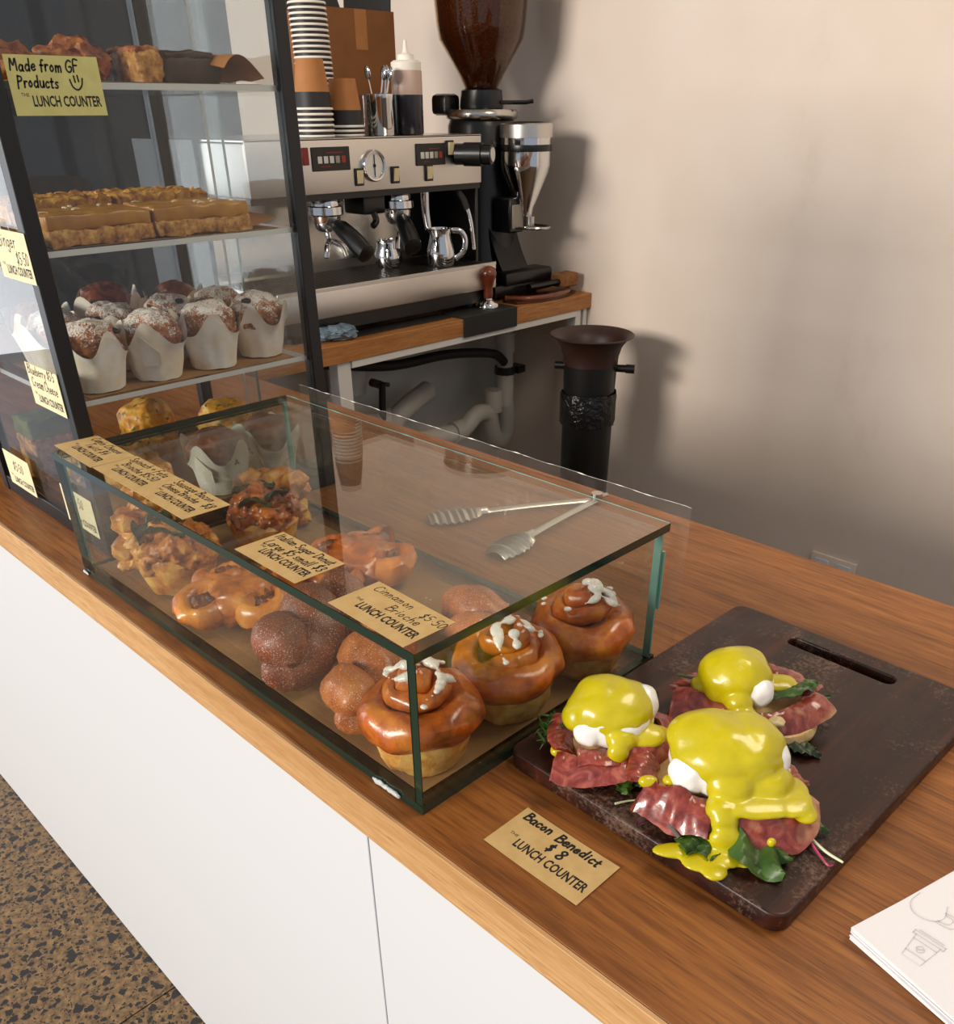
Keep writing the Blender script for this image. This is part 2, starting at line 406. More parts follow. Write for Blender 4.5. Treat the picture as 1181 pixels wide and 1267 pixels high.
def mv(VF, d): d = Vector(d); return [v+d for v in VF[0]], VF[1]
def rotz(a): return Matrix.Rotation(a, 4, 'Z')
def spline(pts, sub=6, closed=False):
    P = [Vector(p) for p in pts]; n = len(P); out = []
    rng = range(n if closed else n-1)
    for i in rng:
        p0 = P[(i-1) % n] if closed or i > 0 else P[0]; p1 = P[i]; p2 = P[(i+1) % n]
        p3 = P[(i+2) % n] if closed or i+2 < n else P[n-1]
        for k in range(sub):
            t = k/sub
            out.append(0.5*((2*p1)+(p2-p0)*t+(2*p0-5*p1+4*p2-p3)*t*t+(3*p1-p0-3*p2+p3)*t**3))
    if not closed: out.append(P[-1])
    return out

def mesh_of(name, parts, mats, smooth=True):
    V, F, MI = [], [], []
    for p in parts:
        vf, mi = (p, 0) if len(p) == 2 and isinstance(p[0], list) else (p[0], p[1])
        o = len(V); V += [tuple(v) for v in vf[0]]; F += [[i+o for i in f] for f in vf[1]]; MI += [mi]*len(vf[1])
    me = bpy.data.meshes.new(name); me.from_pydata(V, [], F)
    for m in mats: me.materials.append(MATS[m])
    me.polygons.foreach_set('material_index', MI)
    me.update()
    if smooth:
        me.polygons.foreach_set('use_smooth', [True]*len(me.polygons))
        try: me.set_sharp_from_angle(angle=R_(40))
        except Exception: pass
    return me
def tag(o, label=None, cat=None, group=None, kind=None):
    for k, v in (('label', label), ('category', cat), ('group', group), ('kind', kind)):
        if v: o[k] = v
    return o
def root_of(o):
    while o.parent: o = o.parent
    return o
def mk(name, parts, mats, parent=None, smooth=True, label=None, cat=None, group=None, kind=None, loc=None):
    """One mesh object; part coordinates are given in the frame of the thing's root (its Empty)."""
    if isinstance(parts, tuple): parts = [parts]
    if isinstance(mats, str): mats = [mats]
    if parent is not None:
        L = root_of(parent)['_o'] if '_o' in root_of(parent) else (0, 0, 0)
        d = -Vector(L)
        parts = [(mv(p, d) if len(p) == 2 and isinstance(p[0], list) else (mv(p[0], d), p[1])) for p in parts]
    o = bpy.data.objects.new(name, mesh_of(name, parts, mats, smooth)); COL.objects.link(o)
    if parent is not None: o.parent = parent
    if loc: o.location = loc
    return tag(o, label, cat, group, kind)
def thing(name, loc, label, cat, group=None, absolute=True, rz=0.0, kind=None):
    """An Empty at the base of a thing. With absolute=True the parts' coordinates are world coordinates."""
    o = bpy.data.objects.new(name, None); COL.objects.link(o); o.location = loc; o.rotation_euler = (0, 0, rz)
    o.empty_display_size = 0.02
    if absolute: o['_o'] = tuple(loc)
    return tag(o, label, cat, group, kind)
def kids(o): return [c for c in bpy.data.objects if c.parent == o]
def copy_tree(o, parent=None):
    c = o.copy(); COL.objects.link(c)
    if parent is not None: c.parent = parent
    for ch in kids(o): copy_tree(ch, c)
    return c
def place(o, loc, rz=0.0, label=None, s=None, rx=0.0, ry=0.0):
    o.location = loc; o.rotation_euler = (rx, ry, rz)
    if label: o['label'] = label
    if s: o.scale = (s, s, s) if not isinstance(s, tuple) else s
    return o
def Z(z): return CT+z

# ================================================================== THE SETTING
YW = 1.895
def struct(name, parts, mats, parent=None, smooth=False):
    return mk(name, parts, mats, parent, smooth, kind='structure' if parent is None else None)
flo = struct('floor', box(-2.6, 3.2, -4.6, YW+0.1, -0.10, -0.006), 'black_rubber')
mk('floor_slab', box(-2.6, -0.1715, -4.6, YW, -0.006, 0.0), 'terrazzo', flo, False)
mk('floor_slab', box(-0.1685, 3.2, -4.6, YW, -0.006, 0.0), 'terrazzo', flo, False)
struct('wall_back', box(-2.6, 3.2, YW, YW+0.1, 0.0, 2.9), 'wall_paint')
struct('wall_left', box(-2.7, -2.6, 0.3, YW+0.1, 0.0, 2.9), 'charcoal_wall')
struct('ceiling', box(-2.7, 3.2, -0.2, YW+0.1, 2.9, 3.0), 'ceiling_white')

# counter: one continuous worktop, white front panels below
wt = thing('counter_worktop', (0.4, 0.32, Z(-0.04)), 'long oak-grain counter worktop carrying the cases and the board', 'worktop')
mk('top_board', box(-1.6, 2.2, 0.004, 0.651, Z(-0.040), Z(0), 0.0008, 1), 'oak_top', wt, False)
mk('edge_band', box(-1.6, 2.2, 0.0, 0.004, Z(-0.0403), Z(0.0), 0.0005, 1), 'oak_edge', wt, False, label='paler oak edge strip facing the customer')
for nm, x0, x1, lb in (('front_cladding', -1.6, 0.4905, 'wide white counter front panel under the glass pastry case'),
                       ('front_cladding', 0.4925, 2.2, 'white counter front panel right of the vertical seam, below the price card')):
    p = thing(nm, ((x0+x1)/2, 0.03, 0), lb, 'counter panel', 'white panels of the counter front')
    mk('panel', box(x0, x1, 0.012, 0.030, 0.002, Z(-0.0405), 0.0006, 1), 'white_laminate', p, False)
    mk('support_rail', box(x0+0.01, x1-0.01, 0.030, 0.60, Z(-0.10), Z(-0.0405)), 'white_laminate', p, False)

# ================================================================== LETTERING
GL = {
 'A': (.62, [[(0,0),(.3,1),(.6,0)],[(.12,.38),(.48,.38)]]),
 'B': (.55, [[(.05,0),(.08,1)],[(.06,.98),(.4,.95),(.45,.72),(.1,.54)],[(.1,.54),(.5,.48),(.52,.12),(.05,0)]]),
 'C': (.58, [[(.55,.85),(.35,1),(.08,.75),(.02,.35),(.2,.02),(.55,.12)]]),
 'D': (.6, [[(.06,0),(.08,1)],[(.06,1),(.5,.85),(.56,.35),(.3,.05),(.04,0)]]),
 'F': (.5, [[(.06,0),(.08,1),(.5,1)],[(.08,.55),(.4,.55)]]),
 'G': (.62, [[(.55,.88),(.32,1),(.06,.7),(.05,.25),(.3,0),(.55,.15),(.55,.45),(.34,.45)]]),
 'I': (.25, [[(.1,0),(.14,1)]]),
 'L': (.5, [[(.08,1),(.04,.03),(.46,.03)]]),
 'M': (.75, [[(.04,0),(.12,1),(.36,.4),(.6,1),(.7,0)]]),
 'P': (.55, [[(.06,-.1),(.1,1)],[(.08,.98),(.45,.9),(.45,.6),(.1,.5)]]),
 'S': (.52, [[(.46,.86),(.25,1),(.06,.78),(.25,.52),(.46,.3),(.28,.02),(.02,.12)]]),
 'T': (.55, [[(0,1),(.55,1)],[(.28,1),(.24,0)]]),
 'a': (.5, [[(.42,.5),(.2,.56),(.04,.28),(.18,.02),(.4,.2),(.43,.52)],[(.42,.5),(.42,.1),(.5,.02)]]),
 'b': (.46, [[(.06,1),(.06,.04)],[(.06,.3),(.25,.55),(.42,.3),(.25,.02),(.06,.1)]]),
 'c': (.42, [[(.4,.46),(.22,.55),(.05,.28),(.18,.02),(.4,.1)]]),
 'd': (.5, [[(.4,.42),(.2,.55),(.04,.26),(.18,.02),(.4,.2)],[(.42,1),(.42,.02)]]),
 'e': (.44, [[(.06,.28),(.38,.34),(.3,.55),(.1,.45),(.05,.2),(.2,.01),(.42,.12)]]),
 'f': (.36, [[(.36,.95),(.2,.95),(.15,.6),(.13,-.05)],[(.02,.52),(.32,.52)]]),
 'g': (.46, [[(.4,.48),(.2,.55),(.05,.28),(.2,.05),(.4,.25)],[(.41,.52),(.4,-.2),(.22,-.36),(.06,-.22)]]),
 'h': (.48, [[(.07,1),(.06,0)],[(.07,.3),(.25,.55),(.4,.4),(.42,0)]]),
 'i': (.2, [[(.09,.54),(.09,.02)],[(.1,.76),(.11,.8)]]),
 'l': (.22, [[(.1,1),(.09,.05),(.18,.0)]]),
 'm': (.66, [[(.05,.54),(.05,0)],[(.05,.35),(.2,.55),(.3,.4),(.31,0)],[(.31,.35),(.46,.55),(.57,.4),(.58,0)]]),
 'n': (.46, [[(.06,.54),(.06,0)],[(.06,.32),(.24,.55),(.38,.4),(.4,0)]]),
 'o': (.44, [[(.22,.55),(.05,.3),(.18,.02),(.38,.24),(.24,.55)]]),
 'p': (.46, [[(.07,.54),(.05,-.4)],[(.07,.38),(.28,.55),(.42,.3),(.25,.03),(.07,.12)]]),
 'r': (.36, [[(.06,.54),(.07,0)],[(.07,.3),(.18,.52),(.34,.5)]]),
 's': (.38, [[(.34,.5),(.16,.53),(.1,.38),(.3,.2),(.24,.03),(.04,.06)]]),
 't': (.36, [[(.18,.86),(.15,.08),(.3,.03)],[(.02,.56),(.34,.58)]]),
 'u': (.46, [[(.06,.54),(.07,.12),(.24,.02),(.38,.2),(.4,.54)],[(.4,.5),(.42,.02)]]),
 'w': (.6, [[(.03,.54),(.14,.02),(.28,.42),(.42,.02),(.56,.54)]]),
 'y': (.44, [[(.05,.54),(.2,.1)],[(.4,.54),(.2,.02),(.04,-.35)]]),
 '0': (.5, [[(.25,1),(.05,.6),(.16,.04),(.4,.2),(.42,.75),(.25,1)]]),
 '3': (.46, [[(.05,.9),(.28,1),(.38,.78),(.16,.54),(.42,.35),(.28,.02),(.02,.1)]]),
 '4': (.5, [[(.2,1),(.05,.42),(.46,.42)],[(.34,.7),(.3,0)]]),
 '5': (.48, [[(.44,1),(.12,1),(.08,.56),(.36,.56),(.4,.2),(.2,.0),(.02,.1)]]),
 '8': (.48, [[(.4,.85),(.22,1),(.07,.78),(.4,.28),(.24,0),(.04,.2),(.36,.66),(.4,.85)]]),
 '$': (.5, [[(.42,.8),(.22,.9),(.08,.7),(.4,.36),(.26,.1),(.04,.2)],[(.3,1.08),(.2,-.1)]]),
 '.': (.2, [[(.08,.34),(.1,.38)]]),
 '+': (.5, [[(.06,.4),(.42,.42)],[(.24,.62),(.24,.2)]]),
}
def scribble(text, x, y, h, pen, slant=0.12, squeeze=1.0, seed=1):
    """Marker handwriting as flat strokes; baseline at (x, y), capital height h."""
    rnd = random.Random(seed); out = []; cx = x
    for ch in text:
        if ch == ' ': cx += .32*h*squeeze; continue
        w, st = GL[ch]; jy = rnd.uniform(-.05, .05)*h; k = rnd.uniform(.94, 1.06)
        for s in st:
            pts = [(cx+(px*k+py*slant)*h*squeeze, y+jy+py*k*h, 0.0) for px, py in s]
            q = spline(pts, 5) if len(pts) > 2 else [Vector(p) for p in pts]
            out.append(stroke(q, pen))
        cx += (w+.13)*h*squeeze
    return out
def stroke(q, pen):
    """A flat pen stroke with round ends."""
    V, F = [], []; n = len(q)
    L, Rr = [], []
    for i in range(n):
        t = q[min(i+1, n-1)]-q[max(i-1, 0)]; t = t.normalized() if t.length > 1e-9 else Vector((1, 0, 0))
        m = Vector((-t.y, t.x, 0))*pen; L.append(q[i]+m); Rr.append(q[i]-m)
    V = L+Rr
    for i in range(n-1): F.append([i, n+i, n+i+1, i+1])
    for e, c in ((0, q[0]), (n-1, q[-1])):
        o = len(V); V += [c+Vector((math.cos(a*PI/4)*pen, math.sin(a*PI/4)*pen, 0)) for a in range(8)]; F.append(list(range(o, o+8)))
    return [Vector(v) for v in V], F
_tx = {}
def print_text(body, x, y, size, sx=1.0, bold=0.0):
    k = (body, bold)
    if k not in _tx:
        cu = bpy.data.curves.new('t', 'FONT'); cu.body = body; cu.size = 1.0; cu.offset = bold; cu.resolution_u = 2
        o = bpy.data.objects.new('t', cu); me = bpy.data.meshes.new_from_object(o)
        _tx[k] = ([v.co.copy() for v in me.vertices], [list(p.vertices) for p in me.polygons])
        bpy.data.objects.remove(o); bpy.data.curves.remove(cu); bpy.data.meshes.remove(me)
    V, F = _tx[k]
    return [Vector((x+v.x*size*sx, y+v.y*size, 0)) for v in V], F
def price_card(loc, m, lines, label, body='kraft_card', group='price cards', w=0.09, h=0.049, logo=True, extra=None, bend=0.0, name='price_card', ly=0.33, pen=0.00062):
    """lines: (text, x, y, height, squeeze) as fractions of the card. m orients the card (its own x, y plane)."""
    e = thing(name, loc, label, 'price card', group, absolute=False)
    e.rotation_euler = m.to_euler()
    B = lambda p: Vector((p.x, p.y, p.z+bend*(2*p.x/w-1)**2))
    c = sheet(lambda u, v: (u*w, v*h, bend*(2*u-1)**2), 8, 2, 0.0004)
    mk('card', [c], [body], e)
    st = []
    for i, (t, lx, lyy, lh, sq) in enumerate(lines): st += scribble(t, lx*w, lyy*h, lh*h, pen, 0.12, sq, seed=len(label)+i*7)
    for ex in (extra or []): st.append(stroke(spline([(a*w, b*h, 0) for a, b in ex], 6), pen))
    st = [([B(v)+Vector((0, 0, 0.00032)) for v in V], F) for V, F in st]
    mk('handwriting', st, ['ink'], e, False)
    if logo:
        lg = [print_text('THE', 0.095*w, (ly+.06)*h, 0.085*h), print_text('LUNCH COUNTER', 0.20*w, ly*h-0.1*h, 0.25*h, 0.655, 0.028)]
        mk('printed_name', [([B(v)+Vector((0, 0, 0.0003)) for v in V], F) for V, F in lg], ['ink'], e, False)
    return e
FLAT = Matrix.Identity(3)
def flat(a): return Matrix.Rotation(a, 3, 'Z')
GZ = Z(0.1485+0.0004)
G1 = 'kraft price cards on top of the glass case'
price_card((0.6087, 0.0352, Z(0.0004)), flat(-0.0047), [('Bacon', .06, .77, .18, 1.0), ('Benedict', .42, .76, .18, 1.05), ('$', .43, .51, .17, 1.1), ('8', .54, .49, .19, 1.25)],
           'kraft card handwritten Bacon Benedict lying on the counter before the board', bend=0.0006, pen=.0009, group='kraft price cards')
price_card((0.4548, 0.0241, GZ), flat(-0.026), [('Cinnamon', .08, .76, .17, 1.15), ('$5.50', .72, .70, .17, 1.1), ('Brioche', .42, .50, .18, 1.1)],
           'kraft card handwritten Cinnamon Brioche nearest the front corner of the glass case', group=G1, pen=0.0004)
price_card((0.3209, 0.0255, GZ), flat(-0.0089), [('Italian Sugar Donut', .04, .77, .18, .92), ('Large $5 small $3', .08, .49, .20, .92)],
           'kraft card handwritten Italian Sugar Donut on the glass case top', group=G1)
price_card((0.136, 0.027, GZ+0.0010), flat(-0.02), [('Sausage Bacon', .06, .77, .19, 1.05), ('Cheese Brioche', .06, .52, .19, .92), ('$8', .82, .56, .2, 1.1)],
           'kraft card handwritten Sausage Bacon Cheese Brioche, third card along the case edge', group=G1, w=.098)
price_card((0.040, 0.028, GZ+0.0005), flat(-0.01), [('Spinach + Feta', .06, .77, .19, 1.1), ('Brioche $5.50', .14, .50, .2, 1.05)],
           'kraft card handwritten Spinach and Feta Brioche, second card from the tall case', group=G1, w=.098)
price_card((-0.063, 0.030, GZ), flat(-0.03), [('Cumin Cheese', .10, .77, .19, 1.1), ('Twist $4', .24, .50, .21, 1.1)],
           'kraft card handwritten Twist at the far left corner of the case top', group=G1, w=.10)

# ================================================================== LOW GLASS CASE
gx, gy, gL, gW, gH, ga = -0.0445, 0.0195, 0.6003, 0.3071, 0.1485, 0.0031
t6 = 0.008
gc = thing('glass_case', (gx, gy, Z(0)), 'low rectangular glass display case full of pastries on the counter', 'display case', absolute=False, rz=ga)
def pane(name, x0, x1, y0, y1, z0, z1, edges, parent=gc, glass='case_glass'):
    """A pane of glass: big faces clear, the narrow rim faces take edge materials. edges: dict face -> material, faces x-,x+,y-,y+,z-,z+."""
    mats = [glass, 'glass_edge_dark', 'glass_edge_mid', 'glass_edge_teal', 'acrylic_edge']
    v, f = box(x0, x1, y0, y1, z0, z1)
    parts = []
    me = bpy.data.meshes.new(name); me.from_pydata([tuple(q) for q in v], [], f)
    for m in mats: me.materials.append(MATS[m])
    me.update()
    for p in me.polygons:
        n = p.normal; k = max(range(3), key=lambda i: abs(n[i])); key = 'xyz'[k]+('+' if n[k] > 0 else '-')
        p.material_index = mats.index(edges[key]) if key in edges else 0
    o = bpy.data.objects.new(name, me); COL.objects.link(o); o.parent = parent
    return o
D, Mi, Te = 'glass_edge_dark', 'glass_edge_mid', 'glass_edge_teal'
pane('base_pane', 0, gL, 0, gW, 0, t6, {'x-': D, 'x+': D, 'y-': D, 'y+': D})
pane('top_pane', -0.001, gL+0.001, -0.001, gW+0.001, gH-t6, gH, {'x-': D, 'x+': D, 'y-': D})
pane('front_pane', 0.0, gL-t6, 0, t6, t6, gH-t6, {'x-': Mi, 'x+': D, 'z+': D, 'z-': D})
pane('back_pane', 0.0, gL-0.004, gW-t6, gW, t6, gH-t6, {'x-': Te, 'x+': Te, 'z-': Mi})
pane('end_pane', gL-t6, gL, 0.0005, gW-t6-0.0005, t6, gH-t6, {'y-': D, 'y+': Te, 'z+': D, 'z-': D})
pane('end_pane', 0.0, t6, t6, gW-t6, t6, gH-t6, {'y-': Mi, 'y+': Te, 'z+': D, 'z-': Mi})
# pale tubes added as painted edge light; the chipped spot on the front foot
mk('edge_light_line', [tube([(t6+.001, gW-t6-.001, t6), (t6+.001, gW-t6-.001, .07), (t6+.001, gW-t6-.001, gH-t6)], .0014, 6)], 'glass_edge_teal', gc)
mk('edge_light_line', [tube([(gL*i/40, gW+.0012, gH-.0006) for i in range(41)], lambda s: .0004+.0012*max(0, noise.noise(Vector((s*26, 1, 4)))), 6)], 'glass_edge_teal', gc)
mk('edge_light_line', [tube([(gL-.0015, gW-.001, .06+.03*i) for i in range(3)], .0016, 6)], 'glass_edge_teal', gc)
rb = random.Random(3)
mk('sealant_chip', [blob((gL-.055+i*.006, -.0015, .004+rb.uniform(-.001, .001)), (.005, .002, .0025), 2, .5, 200, i) for i in range(5)], 'silicone', gc)
mk('sealant_chip', [blob((.003+i*.004, -.0015, .003), (.003, .0014, .002), 2, .5, 200, i+9) for i in range(3)], 'silicone', gc)
# clear film flap behind the case
fl = thing('plastic_flap', (gx, gy+gW+0.006, Z(0.0)), 'clear plastic sheet hanging behind the low glass case, edge standing above it', 'plastic sheet', absolute=False, rz=ga)
def flapf(u, v):
    x = 0.02+u*(gL-0.005); z = 0.004+v*(gH+0.012)
    w = 0.0006*math.sin(u*38+v*2)+0.0004*math.sin(u*91)
    return (x, 0.002+abs(w)*v, z+(0.0003*math.sin(u*60)+0.0004*noise.noise(Vector((u*120, 0, 0))))*v)
mk('sheet', sheet(flapf, 90, 4, 0.0003), 'film', fl)
mk('edge_glint', tube([Vector(flapf(i/90, 1.0)) for i in range(91)], lambda s: 0.0001+0.0011*max(0, noise.noise(Vector((s*55, 3, 1)))), 5), 'painted_glint', fl)  # white bits paint the broken highlights along the film edge
# baking paper lining
bpz = Z(t6)
mk('baking_paper', sheet(lambda u, v: (gx+.012+u*(gL-.024), gy+.012+v*(gW-.05), bpz+.0008+.0006*abs(math.sin(u*9+v*3))), 40, 20, 0.0004), 'baking_paper', None,
   label='brown baking paper lining the floor of the low glass case', cat='baking paper')
PZ = bpz+0.0012       # where the pastries in the case stand

# ================================================================== TALL DISPLAY CASE
tx1, tx0, ty0, ty1, tH, pw = -0.0623, -0.405, 0.058, 0.403, 0.67, 0.018
tc = thing('tall_display_case', ((tx0+tx1)/2, (ty0+ty1)/2, Z(0)), 'tall black-framed glass display case with shelves of baked goods', 'display case')
for (px, py) in ((tx1-pw, ty0), (tx0, ty0), (tx1-pw, ty1-pw), (tx0, ty1-pw)):
    mk('post', box(px, px+pw, py, py+pw, Z(0), Z(tH), 0.0012, 1), 'black_metal', tc)
for z0 in (0.0, tH-pw):
    h = pw if z0 else 0.022
    mk('rail', box(tx0+pw, tx1-pw, ty0+.001, ty0+pw, Z(z0), Z(z0+h), 0.0008, 1), 'black_metal', tc)
    mk('rail', box(tx0+pw, tx1-pw, ty1-pw, ty1-.001, Z(z0), Z(z0+h), 0.0008, 1), 'black_metal', tc)
    mk('rail', box(tx0+.001, tx0+pw, ty0+pw, ty1-pw, Z(z0), Z(z0+h), 0.0008, 1), 'black_metal', tc)
    mk('rail', box(tx1-pw, tx1-.001, ty0+pw, ty1-pw, Z(z0), Z(z0+h), 0.0008, 1), 'black_metal', tc)
mk('base_board', box(tx0+pw, tx1-pw, ty0+pw, ty1-pw, Z(0.004), Z(0.018)), 'black_metal', tc)
mk('top_board', box(tx0+pw, tx1-pw, ty0+pw, ty1-pw, Z(tH-.014), Z(tH-.004)), 'black_metal', tc)
def tpane(name, b, edges={}):
    o = tc['_o']
    return pane(name, b[0]-o[0], b[1]-o[0], b[2]-o[1], b[3]-o[1], b[4]-o[2], b[5]-o[2], edges, tc, 'tower_glass')
tpane('side_pane', (tx1-.009, tx1-.005, ty0+pw, ty1-pw, Z(.022), Z(tH-pw)))
tpane('side_pane', (tx0+.005, tx0+.009, ty0+pw, ty1-pw, Z(.022), Z(tH-pw)))
tpane('front_pane', (tx0+pw, tx1-pw, ty0+.004, ty0+.008, Z(.022), Z(tH-pw)))
tpane('back_pane', (tx0+pw, tx1-pw-.15, ty1-.008, ty1-.004, Z(.022), Z(tH-pw)), {'x+': 'glass_edge_mid'})
tpane('back_pane', (tx0+pw+.13, tx1-pw, ty1-.014, ty1-.010, Z(.022), Z(tH-pw)), {'x-': 'acrylic_edge'})
SH = (0.182, 0.338, 0.487)
for zs in SH:
    o = tc['_o']
    pane('shelf', tx0+.012-o[0], tx1-.012-o[0], ty0+.012-o[1], ty1-.018-o[1], Z(zs-.003)-o[2], Z(zs+.003)-o[2],
         {'x+': 'acrylic_edge', 'x-': 'acrylic_edge', 'y-': 'acrylic_edge', 'y+': 'acrylic_edge'}, tc, 'shelf_glass')
for zs, lb in zip((0.018,)+tuple(s+.003 for s in SH), ('floor of the tall case', 'muffin shelf', 'shelf with the ginger slices', 'top shelf of the tall case')):
    mk('baking_paper', sheet(lambda u, v: (tx0+.03+u*.296, ty0+.03+v*.28, Z(zs)+.0008+.0004*math.sin(u*7+v*5)), 12, 12, .0004), 'baking_paper', None,
       label='brown baking paper lying on the '+lb, cat='baking paper', group='baking paper sheets in the tall case')
# cards on the tall case: local card x runs along the pane
def on_front(x, z, lines, label, **kw):
    m = Matrix(((1, 0, 0), (0, 0, -1), (0, 1, 0)))
    return price_card((x, ty0-.0012, Z(z)), m, lines, label, body='cream_card', group='cream price cards on the front of the tall case', **kw)
on_front(-.153, .312, [('Ginger', .12, .66, .28, 1.1), ('$5.50', .58, .36, .24, 1.0)], 'cream card handwritten Ginger on the front of the tall case', ly=.22)
on_front(-.248, .318, [('Slice', .12, .66, .28, 1.1)][:0] or [('$5', .5, .4, .26, 1.0)], 'cream card left of the Ginger card on the tall case front', ly=.22)
on_front(-.167, .170, [('Blueberry', .05, .76, .22, 1.0), ('$5.5', .68, .78, .2, .9), ('Cream Cheese', .10, .46, .22, .95)], 'cream card handwritten Blueberry Cream Cheese below the muffins', ly=.22)
on_front(-.40, .172, [('$5', .5, .5, .26, 1.0)], 'cream card at the left post level with the muffin shelf', ly=.22)
on_front(-.357, .021, [('Tart', .1, .72, .24, 1.0)][:0] or [('$5.50', .3, .5, .26, 1.0)], 'cream card low on the tall case beside its left post', ly=.22)
on_front(-.165, .021, [('$5.50', .3, .6, .26, 1.0)], 'cream card low on the tall case next to the glass case corner', ly=.22)
m = Matrix(((0, 0, 1), (1, 0, 0), (0, 1, 0)))
price_card((tx1+.0012, .079, Z(.4615)), m, [('Made from GF', .04, .74, .19, 1.0), ('Products', .08, .47, .19, .95)],
           'greenish card handwritten Made from GF Products high on the tall case side', body='green_card', group='price cards on the tall case side',
           extra=[[(.70, .67), (.705, .57)], [(.74, .68), (.745, .58)], [(.65, .61), (.67, .49), (.72, .44), (.77, .51), (.79, .63)]], ly=.26, pen=.0008)

# ================================================================== PASTRIES (prototypes stand at the origin)
def proto(name, label, cat, group): return thing(name, (0, 0, 0), label, cat, group, absolute=False)

# ---- cinnamon brioche
def cinnamon_brioche(seed):
    e = proto('cinnamon_brioche', 'iced cinnamon brioche', 'brioche', 'iced cinnamon brioches in the low glass case')
    base = lathe([(0, 0), (.028, 0), (.032, .002), (.0365, .014), (.0400, .026), (.0420, .034), (.036, .038), (0, .038)], 48)
    mk('pastry_base', rough(rough(base, .003, 60, seed), .0012, 220, seed), 'brioche_base', e)
    bun = lathe([(0, .030), (.038, .031), (.0455, .0345), (.0495, .042), (.0492, .050), (.046, .0565), (.041, .0605), (.035, .0625), (.029, .0605), (.024, .056), (0, .054)], 64,
                fn=lambda a, r, z: (r*(1+.03*math.sin(a*2+seed)), z+.003*math.sin(a+seed)*(r > .02)))
    mk('bun', rough(bun, .004, 45, seed+3), 'brioche', e)
    mk('recess_shade', blob((0, 0, .053), (.031, .031, .006), 3, .2, 60, seed), 'brioche_shade', e)  # dark disc paints the shade in the gaps of the swirl
    sp, n = [], 100
    for i in range(n):
        s = i/(n-1); a = seed+s*2*PI*1.75; r = .0225*(1-s)**.75+.0035
        sp.append((r*math.cos(a), r*math.sin(a), .055+.018*s**.8))
    sw = tube(sp, lambda s: (.0068+.0022*s)*(1 if s > .04 else s/.04), 14)
    sw = ([Vector((v.x, v.y, .055+(v.z-.055)*1.25)) for v in sw[0]], sw[1])
    mk('swirl', rough(sw, .0035, 70, seed), 'brioche', e)
    rr = random.Random(seed); ic = []
    def zs(r): return .0875-.15*r if r < .010 else max(.086-.62*(r-.010), .0605)
    for i in range(6):
        a = rr.uniform(0, 2*PI); a2 = a+rr.uniform(-1.6, 1.6); r0 = rr.uniform(.002, .016); ln = rr.uniform(.006, .026)
        for k in range(9):
            q = k/8; r = r0+ln*q; aa = a+(a2-a)*q; w = max(.0012, .0036*(1-.35*q)+.0018*math.sin(q*7+i*2))
            ic.append(blob((r*math.cos(aa), r*math.sin(aa), zs(r)), (w, w, w*.75), 2))
    for i in range(5):
        a = rr.uniform(0, 2*PI); r = rr.uniform(.026, .040); w = rr.uniform(.0022, .0042)
        ic.append(blob((r*math.cos(a), r*math.sin(a), zs(r)+.0008), (w, w*.8, w*.6), 2))
    mk('icing', fuse(ic, .0009, 4), 'icing', e)
    return e
# ---- savoury brioche (spinach / sausage)
def savoury_brioche(name, lab, seed, top, R=.054, leaves=4):
    e = proto(name, lab, 'brioche', 'savoury brioches in the low glass case')
    k = R/.054
    base = lathe([(0, 0), (.034*k, 0), (.039*k, .003), (.045*k, .022), (.0505*k, .042), (.046*k, .048), (0, .048)], 44)
    mk('pastry_base', rough(base, .004, 70, seed), 'cheese_golden', e)
    cap = [blob((0, 0, .046), (.0495*k, .049*k, .026), 4, .22, 45, seed)]
    for i in range(26):
        s = i/25; a = seed*1.7+s*2*PI*1.6; r = (.038*(1-s)+.004)*k; w = .0115+.003*math.sin(i*1.9)
        cap.append(blob((r*math.cos(a), r*math.sin(a), .056+.016*s), (w*1.1, w, w*.9), 3, .5, 70, i+seed))
    cap = fuse(cap, .0019, 2)
    mk('filling', rough(rough(cap, .004, 90, seed), .0016, 260, seed), top, e)
    rr = random.Random(seed+5)
    for i in range(leaves):
        a = (-1.9, -.7, .6, 2.2, 3.4, 4.9)[i % 6]-.8; r = (.034, .026, .012, .030, .020, .006)[i % 6]*k
        L, Wd = (rr.uniform(.024, .036), rr.uniform(.012, .018)) if i > 1 else (.042, .022)
        def lf(u, v, L=L, Wd=Wd, i=i):
            w = Wd*math.sin(PI*min(1, u*.95+.03))**.7
            return ((u-.5)*L, (v-.5)*w, .004*math.sin(u*5+i)+.0025*math.sin(v*6+u*9)-.006*abs(u-.5)*2)
        M4 = Matrix.Translation((r*math.cos(a), r*math.sin(a), .0860-.50*max(0, r-.008))) @ rotz(a+PI/2) @ Matrix.Rotation(-.5 if r > .02 else -.15, 4, 'X')
        mk('spinach_leaf', xf(sheet(lf, 12, 6, .0012), M4), 'leaf_dark', e)
    return e
